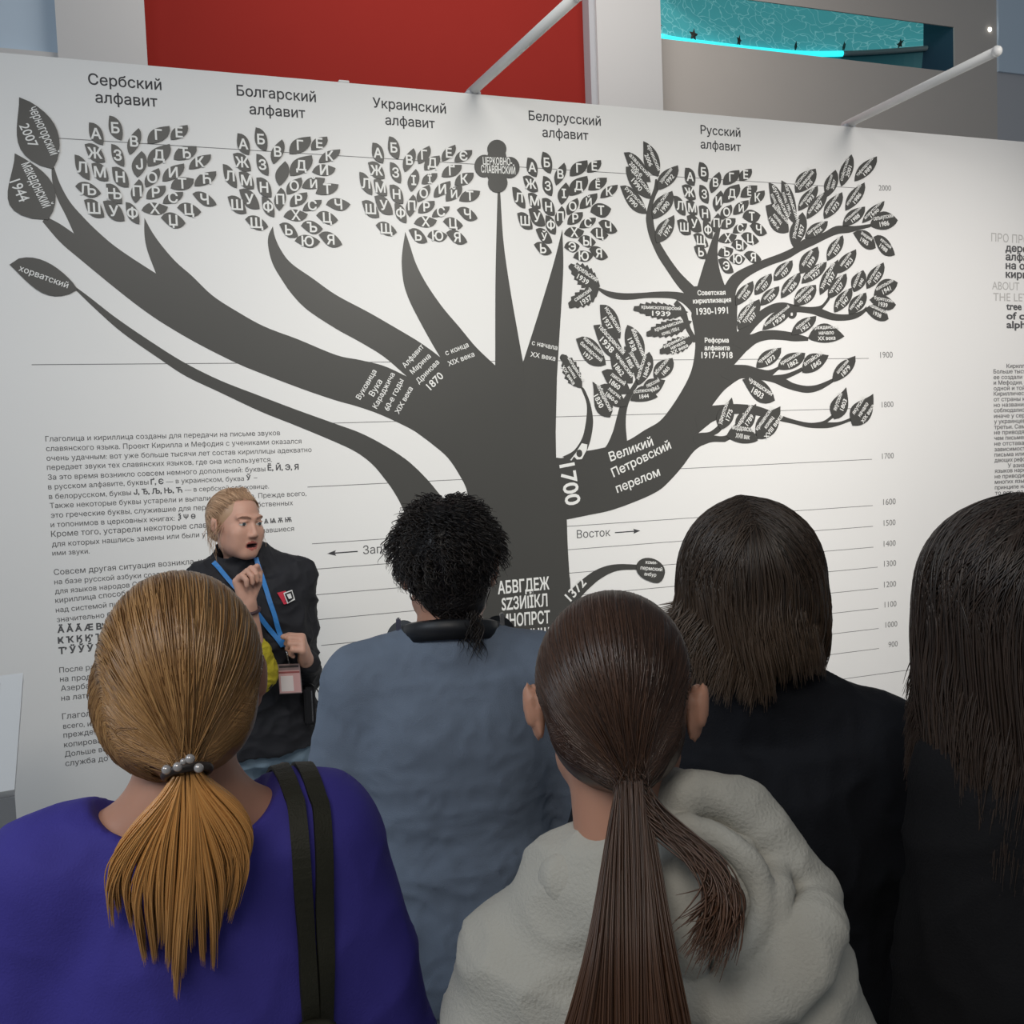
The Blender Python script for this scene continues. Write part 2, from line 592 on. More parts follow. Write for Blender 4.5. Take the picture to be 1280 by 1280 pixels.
def one_glyph(ch, off):
    """Outline of one character as triangles (winding rule), grown by off for a bolder face; and its advance."""
    key = (ch, off)
    if key in GLYPH:
        return GLYPH[key]
    if 'bar' not in GLYPH:
        GLYPH['bar'] = min(c[:, 0].min() for c in contours('|'))
    cs = contours(ch + '|')
    adv = max(cs, key=lambda c: c[:, 0].mean())[:, 0].min() - GLYPH['bar']
    cs = contours(ch) if ch.strip() else []
    if not cs:
        GLYPH[key] = (np.zeros((0, 2)), [], adv)
        return GLYPH[key]
    ar = sum(0.5 * np.sum(c[:, 0] * np.roll(c[:, 1], -1) - np.roll(c[:, 0], -1) * c[:, 1]) for c in cs)
    sg = 1 if ar > 0 else -1
    if off > 0:
        new = []
        for c in cs:
            d1 = c - np.roll(c, 1, 0)
            d2 = np.roll(c, -1, 0) - c
            d1 /= np.linalg.norm(d1, axis=1)[:, None]
            d2 /= np.linalg.norm(d2, axis=1)[:, None]
            n1 = np.stack((d1[:, 1], -d1[:, 0]), 1) * sg
            n2 = np.stack((d2[:, 1], -d2[:, 0]), 1) * sg
            m = n1 + n2
            k = np.sum(m * n1, 1)
            m = m / np.maximum(k, 0.5)[:, None]
            new.append(c + m * off)
        cs = new
    V = [Vector(p) for c in cs for p in c]
    E, o = [], 0
    for c in cs:
        E += [(o + i, o + (i + 1) % len(c)) for i in range(len(c))]
        o += len(c)
    r = delaunay_2d_cdt(V, E, [], 0, 1e-5)
    v = np.array([tuple(p) for p in r[0]])
    F = []
    for f in r[2]:
        g = v[list(f)].mean(0)
        w = 0
        for c in cs:
            y0, y1 = c[:, 1], np.roll(c[:, 1], -1)
            x0, x1 = c[:, 0], np.roll(c[:, 0], -1)
            dy = np.where(np.abs(y1 - y0) < 1e-12, 1e-12, y1 - y0)
            xi = x0 + (g[1] - y0) / dy * (x1 - x0)
            w += np.sum((y0 <= g[1]) & (y1 > g[1]) & (xi > g[0])) - np.sum((y1 <= g[1]) & (y0 > g[1]) & (xi > g[0]))
        if w != 0:
            q = v[list(f)]
            A2 = (q[1][0] - q[0][0]) * (q[2][1] - q[0][1]) - (q[2][0] - q[0][0]) * (q[1][1] - q[0][1])
            F.append(tuple(f) if A2 > 0 else tuple(reversed(f)))
    GLYPH[key] = (v, F, adv)
    return GLYPH[key]


def glyphs(body, off):
    off = max(off, 0.0)
    key = ('line', body, off)
    if key not in GLYPH:
        x, n, vs, fs = 0.0, 0, [], []
        for ch in body:
            v, f, adv = one_glyph(ch, off)
            if len(v):
                vs.append(v + np.array((x, 0)))
                fs += [tuple(i + n for i in q) for q in f]
                n += len(v)
            x += adv
        GLYPH[key] = (np.concatenate(vs), fs)
    return GLYPH[key]


CAP = 0.727


def line_geo(body, p0, p1, off=0.0, cap=None, depth=0.0, wall=True):
    """One line of lettering whose baseline runs from p0 to p1 (picture points on the wall, or wall metres)."""
    v, f = glyphs(body, off)
    a = np.array(W(p0) if wall else p0)
    b = np.array(W(p1) if wall else p1)
    d = b - a
    L = np.linalg.norm(d)
    d = d / L
    n = np.array((-d[1], d[0]))
    x0, x1 = v[:, 0].min(), v[:, 0].max()
    s = L / (x1 - x0)
    sy = s if cap is None else cap / CAP
    P = a + np.outer((v[:, 0] - x0) * s, d) + np.outer(v[:, 1] * sy, n)
    return [(x, WALL_Y - depth, z) for x, z in P], f


def lettering(name, lines, material, parent=None, depth=0.0008):
    """lines: (body, p0, p1[, off[, cap]])"""
    vf = []
    for l in lines:
        vf.append(line_geo(l[0], l[1], l[2], l[3] if len(l) > 3 else 0.0, l[4] if len(l) > 4 else None, depth))
    V, F = merge(*vf)
    o = mesh_obj(name, V, F, material)
    recentre(o)
    if parent:
        o.parent = parent
        o.location = o.location - parent.location
    return o


def recentre(o):
    me = o.data
    n = len(me.vertices)
    v = np.zeros(n * 3)
    me.vertices.foreach_get('co', v)
    v = v.reshape(-1, 3)
    c = (v.min(0) + v.max(0)) / 2
    c[1] = WALL_Y
    v = v - c
    me.vertices.foreach_set('co', v.ravel())
    me.update()
    o.location = Vector(c)


def slab(name, pts, thick, material, parent=None, back=0.0002):
    """A flat cut-out on the wall: outline pts in wall metres, thick in metres."""
    P = [pts[0]]
    for p in pts[1:]:
        if math.hypot(p[0] - P[-1][0], p[1] - P[-1][1]) > 1e-4:
            P.append(p)
    if math.hypot(P[0][0] - P[-1][0], P[0][1] - P[-1][1]) < 1e-4:
        P.pop()
    n = len(P)
    V = [(x, WALL_Y - thick, z) for x, z in P] + [(x, WALL_Y - back, z) for x, z in P]
    F = [tuple(range(n)), tuple(range(2 * n - 1, n - 1, -1))] + [(i, i + n, (i + 1) % n + n, (i + 1) % n) for i in range(n)]
    area = sum(P[i][0] * P[(i + 1) % n][1] - P[(i + 1) % n][0] * P[i][1] for i in range(n))
    if area < 0:
        F = [tuple(reversed(f)) for f in F]
    o = mesh_obj(name, V, F, material)
    recentre(o)
    if parent:
        o.parent = parent
        o.location = o.location - parent.location
    return o


def outline(runs, per=5):
    out = []
    for r in runs:
        if len(r) == 2:
            pts = [np.array(p, float) for p in r]
        else:
            pts = smooth_path(r, per)
        out += [W(p) for p in pts]
    return out


tq = W((650, 1090))
tree = empty('alphabet_tree', (tq[0], WALL_Y, 0))
tag(tree, 'big charcoal tree silhouette with spreading branches on the white wall', 'tree graphic')
bcount = [0]


def branch(runs, name='branch'):
    bcount[0] += 1
    return slab(name, outline(runs), 0.0012 + 0.00004 * bcount[0], M_dark, tree)


branch([[(508.7, 470.7), (550.5, 447)], [(550.5, 447), (619, 457)], [(619, 457), (653.7, 453)], [(653.7, 453), (697, 447)],
        [(697, 447), (696, 472), (694.5, 522.5), (695, 572)], [(695, 572), (702, 612), (708.4, 649.4)],
        [(708.4, 649.4), (709.5, 681.6), (711.7, 719), (713, 736), (716, 860), (724, 1088)], [(724, 1088), (602, 1092)],
        [(602, 1092), (600, 850), (598, 740), (592, 660), (586, 625)], [(586, 625), (582.5, 610), (575, 595), (560, 572.5), (540, 555), (520, 540)],
        [(520, 540), (508.7, 470.7)]], 'trunk')
# Serbian limb with its spur and the two outer twigs
branch([[(67.5, 209), (75, 230), (87.5, 252.5), (105, 272.5), (120, 287.5), (140, 305), (162.5, 321), (195, 342)],
        [(195, 342), (184, 312.5), (180.5, 292.5), (180.5, 272.5)],
        [(180.5, 272.5), (190, 290), (202.5, 307.5), (220, 327.5), (240, 345), (265, 369), (294, 388), (330, 408), (372, 424), (420, 443.7), (450, 450), (480, 457.5), (508.7, 470.7)],
        [(508.7, 470.7), (570, 520)], [(570, 520), (586, 625)],
        [(586, 625), (582.5, 610), (575, 595), (560, 572.5), (540, 555), (520, 540), (495, 527), (470, 516), (445, 507.5), (420, 500.5), (380, 487), (330, 468), (296, 454), (250, 431), (210, 408), (180, 388), (145, 361), (100, 324), (75, 302.5), (53, 277)],
        [(53, 277), (58, 271)], [(58, 271), (75, 280), (92.5, 292)], [(92.5, 292), (82.5, 270), (72.5, 250), (66, 230), (64.5, 212), (67.5, 209)]])
branch([[(341, 283), (344, 297.5), (352.5, 315), (365, 330), (390, 347.5), (420, 368.7), (460, 390), (492.5, 408.7), (520, 425), (540, 438.7), (550.5, 447)],
        [(550.5, 447), (590, 500)], [(590, 500), (540, 520)], [(540, 520), (508.7, 470.7)],
        [(508.7, 470.7), (480, 446), (450, 427.5), (420, 411), (385, 388), (366, 369), (352.5, 350), (341, 330), (335.5, 310), (335.5, 295), (341, 283)]])
branch([[(506.5, 290), (512.5, 307.5), (520, 330), (533, 355), (553, 384), (575, 410), (595, 434), (619, 457)],
        [(619, 457), (620, 520)], [(620, 520), (580, 500)], [(580, 500), (550.5, 447)],
        [(550.5, 447), (537.5, 425), (522.5, 397.5), (512.5, 377.5), (505.5, 358), (502.5, 337.5), (502.5, 318), (506.5, 290)]])
branch([[(622, 238), (621, 275), (619.3, 350), (619, 457)], [(619, 457), (620, 520)], [(620, 520), (650, 520)], [(650, 520), (653.7, 453)],
        [(653.7, 453), (646, 410), (636.5, 355), (629, 300), (625, 238)]])
branch([[(702.8, 287), (704, 332.5), (701.5, 382), (699, 422), (696, 472)], [(696, 472), (694.5, 540)], [(694.5, 540), (660, 540)], [(660, 540), (653.7, 453)],
        [(653.7, 453), (667.5, 410), (680.5, 368), (692.5, 327.5), (702.8, 287)]])
# Croatian limb
branch([[(95, 359), (112.5, 372), (146, 398), (190, 428), (230, 453), (274, 475), (320, 493), (370, 512), (420, 530), (450, 541), (477.5, 555), (505, 572.5), (525, 590), (545, 612.5), (572, 650), (600, 720)],
        [(600, 720), (640, 860)], [(640, 860), (600, 900)],
        [(600, 900), (560, 790), (525, 690), (504, 637), (492.5, 615), (480, 597.5), (465, 580), (445, 565), (418, 552), (370, 532), (325, 514), (274, 490), (232, 470), (200, 449), (153, 416), (120, 387), (95, 363)]])
# great right-hand limb
branch([[(695, 572), (705, 572), (720, 562), (733.6, 563.4), (756.6, 559), (783.7, 551), (806, 537.5), (825, 526), (840, 507.5), (853, 487), (862.5, 468), (867, 451), (869, 432), (868, 415), (864, 395)],
        [(864, 395), (868, 358)], [(868, 358), (908, 356)], [(908, 356), (922, 372)],
        [(922, 372), (921, 400), (921.7, 415), (930, 425), (932.5, 439.4)], [(932.5, 439.4), (917.5, 456)], [(917.5, 456), (925, 465), (917.5, 478)],
        [(917.5, 478), (906, 487), (897, 497.5), (890, 507)], [(890, 507), (880, 525), (872.5, 541.5)], [(872.5, 541.5), (892, 545), (906, 548)],
        [(906, 552.5), (890, 552.5), (877, 557), (866, 565.6), (853, 583), (837.5, 600.6), (822, 614), (794, 627), (763, 638), (734.7, 644), (708.4, 649.4)],
        [(708.4, 649.4), (695, 572)]])
# shoot with the serrated leaf, and shoot of the Caucasian leaves
branch([[(703, 571), (717, 563.4), (727, 549), (731.4, 533), (733.6, 513), (732, 500), (725.6, 484)], [(725.6, 484), (730, 486), (737, 502), (740.6, 519), (741, 532), (738, 550), (733.6, 563.4)], [(733.6, 563.4), (730, 580)], [(730, 580), (703, 571)]])
branch([[(745, 565), (756.6, 559), (765.3, 541.6), (770.8, 522), (775, 507), (782, 494), (791, 481), (799, 465)], [(799, 465), (805, 468)], [(805, 468), (797, 482), (789.4, 495), (783.7, 511), (782, 530), (783.7, 552)], [(783.7, 552), (770, 575)], [(770, 575), (745, 565)]])
# Karelian branch
branch([[(746, 358.4), (761, 364), (780, 366.5), (802.5, 366), (821, 364.6), (840, 364.6), (855, 366.5), (872, 372)], [(872, 372), (872, 414)],
        [(872, 414), (866, 394), (858, 383), (849, 376.5), (838, 373), (810, 372.5), (787.5, 374.7), (770.6, 374), (757.5, 369.7), (747, 362)]])
# twig of the three serrated leaves
branch([[(846, 375), (856, 386), (861, 402), (864, 412), (874, 428)], [(874, 428), (866, 428)], [(866, 428), (857, 411), (851, 396), (842, 380)]])
# branch of the seven leaves left of the Russian crown
branch([[(821, 224), (823.5, 235), (819, 246), (816, 257.5), (816.6, 276), (819.4, 291), (825, 304), (838, 325), (851, 342), (869, 359.7)], [(869, 359.7), (880, 380)], [(880, 380), (862, 374)],
        [(862, 374), (855, 366.5), (845.6, 355.6), (834, 338.7), (822, 320), (812, 297), (808, 280), (807.7, 268), (812, 250), (817, 236), (819, 224)]])
# Russian crown stem
branch([[(901, 283), (897, 306), (897, 323), (900, 340), (906, 358)], [(906, 358), (908, 380)], [(908, 380), (868, 380)], [(868, 380), (871, 359.7)], [(871, 359.7), (877.5, 338), (885, 314), (893, 292), (901, 283)]])
# upper right branch
branch([[(904, 360), (915, 344), (934, 333), (956, 324), (975, 317), (992, 309), (1005, 299), (1027.5, 291.5), (1042.5, 283.4), (1054, 282), (1069, 282.5), (1088, 280)],
        [(1088, 280), (1088, 284)], [(1088, 284), (1074, 287.5), (1061, 291), (1048, 292.5), (1035, 297.5), (1020, 305), (1001, 314), (984, 324), (962, 332), (943.5, 340.8), (930, 350), (921, 361), (918.4, 374)],
        [(918.4, 374), (905, 390)], [(905, 390), (904, 360)]])
# second right branch, with its hook
branch([[(922, 415), (930, 403), (946, 391.5), (954.7, 385.4), (967, 379.5), (979, 378), (989, 380), (1000, 382.7), (1014, 383.7), (1025.4, 382), (1031, 377), (1035, 371)],
        [(1035, 371), (1037, 374), (1032, 381), (1027.4, 386.3)], [(1027.4, 386.3), (1040.6, 391.4), (1052.8, 393), (1066, 392), (1077, 388), (1083, 383)], [(1083, 383), (1083, 389)],
        [(1083, 389), (1075, 395.4), (1065, 399.5), (1050.8, 401), (1038.6, 400), (1025, 396), (1015, 392.4), (1000, 390.4), (994, 391)],
        [(994, 391), (970, 390), (958, 396), (946, 407), (937.4, 417.5)], [(937.4, 417.5), (925, 425)]])
branch([[(995, 388), (995.5, 394), (991.5, 398.4), (986.5, 397.3), (985.3, 393.5), (988, 391.5)], [(988, 391.5), (988.3, 394.6), (991, 394), (990.5, 388)]])
branch([[(925, 412), (937, 418), (951, 413.7), (968, 412.7), (987, 415), (1000, 418.5), (1010, 421.6)], [(1010, 421.6), (1010, 426)],
        [(1010, 426), (992.5, 426.6), (977.5, 425), (960.6, 424.7), (945.6, 429), (932.5, 439.4)], [(932.5, 439.4), (915, 430)]])
branch([[(910, 456), (917.5, 456), (934, 456.6), (949, 461), (960.6, 462.7), (971, 459), (976, 455)], [(976, 455), (979, 458)], [(979, 458), (972, 463), (965.4, 469.2)],
        [(965.4, 469.2), (981, 467.5), (994, 463), (1002, 459)], [(1002, 459), (1003, 464)], [(1003, 464), (992, 469.6), (982.3, 474)],
        [(982.3, 474), (992.5, 479.2), (1007.5, 482.3), (1022.5, 480.6), (1041, 473)], [(1041, 473), (1041, 478)],
        [(1041, 478), (1026, 487), (1011, 491), (996, 489), (981, 484.4), (968, 478.7), (955, 475.5), (940, 474), (927, 473), (917.5, 478)], [(917.5, 478), (900, 470)]])
branch([[(880, 507), (890, 507), (902.5, 506), (917.5, 505), (936, 506), (947.5, 508), (960.6, 512.5), (975.6, 519), (992.5, 524.7), (1011, 528.4), (1024.4, 527.5), (1032, 524.7), (1040, 518.5)],
        [(1040, 518.5), (1043, 521)], [(1043, 521), (1034, 528)], [(1034, 528), (1049, 527.3), (1064, 522)], [(1064, 522), (1064, 526)],
        [(1064, 526), (1049, 531.5), (1034, 535), (1011, 534.5), (992.5, 530), (974, 526), (955, 521), (935, 518), (915, 518), (893, 526), (884, 532), (872.5, 541.5)], [(872.5, 541.5), (868, 520)]])
branch([[(866, 545), (872.5, 541.5), (886, 540), (894, 535), (899, 530)], [(899, 530), (903, 536)], [(903, 536), (898, 541), (892, 544.3)], [(892, 544.3), (903, 545.2), (912, 542), (920, 536)],
        [(920, 536), (924, 540)], [(924, 540), (914, 548), (906, 552.5)], [(906, 552.5), (890, 552.5), (877, 557)], [(877, 557), (866, 552)]])
branch([[(934, 546), (942, 542.5), (948, 540)], [(948, 540), (948, 544)], [(948, 544), (940, 546)]])
# root shoot with the oval leaf
branch([[(709, 742), (727, 725), (742.5, 713.8), (757.5, 707.5), (775, 705), (800, 706)], [(800, 706), (800, 712)], [(800, 712), (777.5, 712.5), (763.7, 716), (750, 723.8), (741, 731), (727, 745), (714, 764)]])

# lettering on the trunk and the big branches (belongs to the tree)
TZ = lambda x, y: (420 + x / 4, 360 + y / 4)
SZ = lambda x, y: (680 + x / 4.571, 500 + y / 4.571)
RZ = lambda x, y: (690 + x / 5.333, 320 + y / 5.333)
AZ = lambda x, y: (600 + x / 5.333, 690 + y / 5.333)
b1 = 0.012
D_T = 0.0030
lettering('branch_lettering', [
    ('Вуковица', TZ(120, 560), TZ(203, 418), b1), ('Вука', TZ(187, 545), TZ(232, 468), b1), ('Караджича', TZ(203, 605), TZ(294, 432), b1),
    ('60-е годы', TZ(262, 617), TZ(338, 463), b1), ('XIX века', TZ(313, 632), TZ(384, 503), b1)], M_white, tree, D_T)
lettering('branch_lettering', [('Алфавит', TZ(345, 402), TZ(440, 296), b1), ('Марина', TZ(383, 432), TZ(475, 345), b1), ('Дринова', TZ(413, 480), TZ(517, 375), b1),
                               ('1870', TZ(473, 512), TZ(539, 445), b1)], M_white, tree, D_T)
lettering('branch_lettering', [('с конца', TZ(550, 338), TZ(664, 294), b1), ('XIX века', TZ(563, 392), TZ(693, 341), b1)], M_white, tree, D_T)
lettering('branch_lettering', [('с начала', TZ(977, 284), TZ(1104, 311), b1), ('XX века', TZ(970, 342), TZ(1094, 365), b1)], M_white, tree, D_T)
lettering('branch_lettering', [('1700', TZ(1117, 885), TZ(1150, 1092), 0.02)], M_white, tree, D_T)
lettering('branch_lettering', [('Великий', SZ(380, 351), SZ(625, 258), 0.014), ('Петровский', SZ(397, 441), SZ(727, 275), 0.014), ('перелом', SZ(418, 531), SZ(664, 430), 0.014)], M_white, tree, D_T)
lettering('branch_lettering', [('Советская', RZ(968, 262), RZ(1155, 258), 0.03), ('кириллизация', RZ(938, 317), RZ(1192, 307), 0.03), ('1930-1991', RZ(962, 392), RZ(1172, 383), 0.02)], M_white, tree, D_T)
lettering('branch_lettering', [('Реформа', RZ(1016, 577), RZ(1176, 577), 0.03), ('алфавита', RZ(1014, 628), RZ(1182, 628), 0.03), ('1917-1918', RZ(994, 681), RZ(1202, 681), 0.02)], M_white, tree, D_T)
cp_ = 0.052
lettering('trunk_lettering', [('АБВГДЕЖ', AZ(118, 280), AZ(462, 246), 0.022, cp_), ('SZЗИIЇКЛ', AZ(144, 388), AZ(449, 359), 0.022, cp_),
                              ('МНОПРСТ', AZ(138, 501), AZ(466, 471), 0.022, cp_), ('УФХЦЧШ', AZ(144, 612), AZ(462, 584), 0.022, cp_),
                              ('ЩЪЫЬѢЮ', AZ(150, 722), AZ(470, 694), 0.022, cp_), ('ѦѪѨѬѮѰ', AZ(154, 832), AZ(474, 804), 0.022, cp_)], M_white, tree, D_T)
lettering('branch_lettering', [('1372', (713, 752), (733, 729), 0.02)], M_white, tree, D_T)
# white tag with a dark ring at the foot of the first shoot
tg = slab('knot_tag', [W(SZ(*p)) for p in ((214, 247), (246, 254), (243, 285), (214, 338), (186, 340), (170, 323), (155, 346), (148, 343), (180, 303))], 0.0031, M_white, tree, back=0.0024)
pts = [W(SZ(200 + 17 * math.cos(a), 305 + 22 * math.sin(a))) for a in [i * math.pi / 8 for i in range(16)]]
slab('knot_ring', pts, 0.0037, M_dark, tree, back=0.0033)


# ------------------------------------------------------------------ leaves
def leaf_outline(e1, e2, w, ta=0.42, tb=0.58, wa=1.0, wb=1.0, n=11, teeth=0):
    """e1 tip, e2 base in wall metres; w full width; the two sides bulge at ta and tb of the length."""
    a = np.array(e1)
    b = np.array(e2)
    d = b - a
    L = np.linalg.norm(d)
    d /= L
    nn = np.array((-d[1], d[0]))
    pa = math.log(0.5) / math.log(ta)
    pb = math.log(0.5) / math.log(tb)
    side = lambda t, p: math.sin(math.pi * t ** p) ** 0.78
    if teeth:
        n = teeth * 2 + 1
    A, B = [], []
    for i in range(n + 1):
        t = i / n
        k = 1.0
        if teeth and 0 < i < n:
            k = 1.12 if i % 2 else 0.86
        sh = (0.035 if (teeth and i % 2) else 0.0) * -L
        A.append(a + d * (L * t + sh) + nn * (w / 2 * wa * k * side(t, pa)))
        B.append(a + d * (L * t + sh) - nn * (w / 2 * wb * k * side(t, pb)))
    A[0] = B[0] = a
    A[-1] = B[-1] = b
    return [tuple(p) for p in A] + [tuple(p) for p in B[-2:0:-1]]


def zoomer(ox, oy, s):
    return lambda x, y: (ox + x / s, oy + y / s)


TH = [0]


def leaf(e1, e2, wpx, lines, label, group, name='leaf', ta=0.42, tb=0.58, wa=1.0, wb=1.0, teeth=0, bold=0.02, fill=0.72, letter=False, shift=0.0, lw=1.0):
    """e1, e2 picture points of tip and base; wpx full width in picture points."""
    A, B = np.array(W(e1)), np.array(W(e2))
    mid = ((e1[0] + e2[0]) / 2, (e1[1] + e2[1]) / 2)
    d = np.array(e2, float) - np.array(e1, float)
    d /= np.linalg.norm(d)
    n = np.array((-d[1], d[0]))
    q0, q1 = np.array(W((mid[0] - n[0] * wpx / 2, mid[1] - n[1] * wpx / 2))), np.array(W((mid[0] + n[0] * wpx / 2, mid[1] + n[1] * wpx / 2)))
    w = np.linalg.norm(q1 - q0) * (1.0 if letter or teeth else 1.14)
    TH[0] = (TH[0] + 1) % 7
    o = slab(name, leaf_outline(A, B, w, ta, tb, wa, wb, teeth=teeth), 0.0045 + 0.00009 * TH[0], M_dark, back=0.0025)
    tag(o, label, 'leaf', group)
    if not lines:
        return o
    D = 0.0060
    C = (A + B) / 2
    if letter:
        # upright letter on the leaf
        c = np.array(W(mid)) + np.array((0.0, shift))
        v, f = glyphs(lines, bold)
        cap = lw
        if lines in 'ЁЙЎЇ':
            cap = lw * 0.84
            c = c - np.array((0.0, lw * 0.10))
        gw = (v[:, 0].max() - v[:, 0].min())
        s = cap / CAP
        hgt = CAP
        P = [(c[0] + (x - (v[:, 0].max() + v[:, 0].min()) / 2) * s, WALL_Y - D, c[1] + (y - hgt / 2) * s) for x, y in v]
        t = mesh_obj('letter', P, f, M_white)
        recentre(t)
    else:
        dd = B - A
        L = np.linalg.norm(dd)
        dd /= L
        if dd[0] < 0 or (abs(dd[0]) < 0.12 and dd[1] < 0):
            dd = -dd
        nn = np.array((-dd[1], dd[0]))
        k = len(lines)
        longest = max(len(s) for s in lines)
        # share of the width for each line; the language name takes most
        pitch = w * (0.38 if k == 2 else 0.29)
        vf = []
        off_side = (wa - wb) * 0.25 * w
        sgn = 1 if float(np.dot(nn, np.array((-(B - A)[1], (B - A)[0])))) > 0 else -1
        for i, s in enumerate(lines):
            yc = (0.5 * (k - 1) - i) * pitch + off_side * sgn + shift
            num = s[:1].isdigit()
            ln = L * fill * (1.0 if len(s) >= 9 else max(0.34, len(s) / 10.5))
            ln = min(ln, L * fill)
            if k == 2 and i == 1:
                ln = L * fill * min(0.62, len(s) / 8.5)
            v, f = glyphs(s, bold)
            ww = v[:, 0].max() - v[:, 0].min()
            cap = CAP * ln / ww
            cap = min(cap, pitch * 0.80)
            cap = max(cap, pitch * 0.62)
            p0 = C + dd * (-ln / 2) + nn * (yc - cap * 0.42)
            p1 = p0 + dd * ln
            vf.append(line_geo(s, p0, p1, bold, cap, D, wall=False))
        V, F = merge(*vf)
        t = mesh_obj('lettering', V, F, M_white)
        recentre(t)
    t.parent = o
    t.location = t.location - o.location
    return o


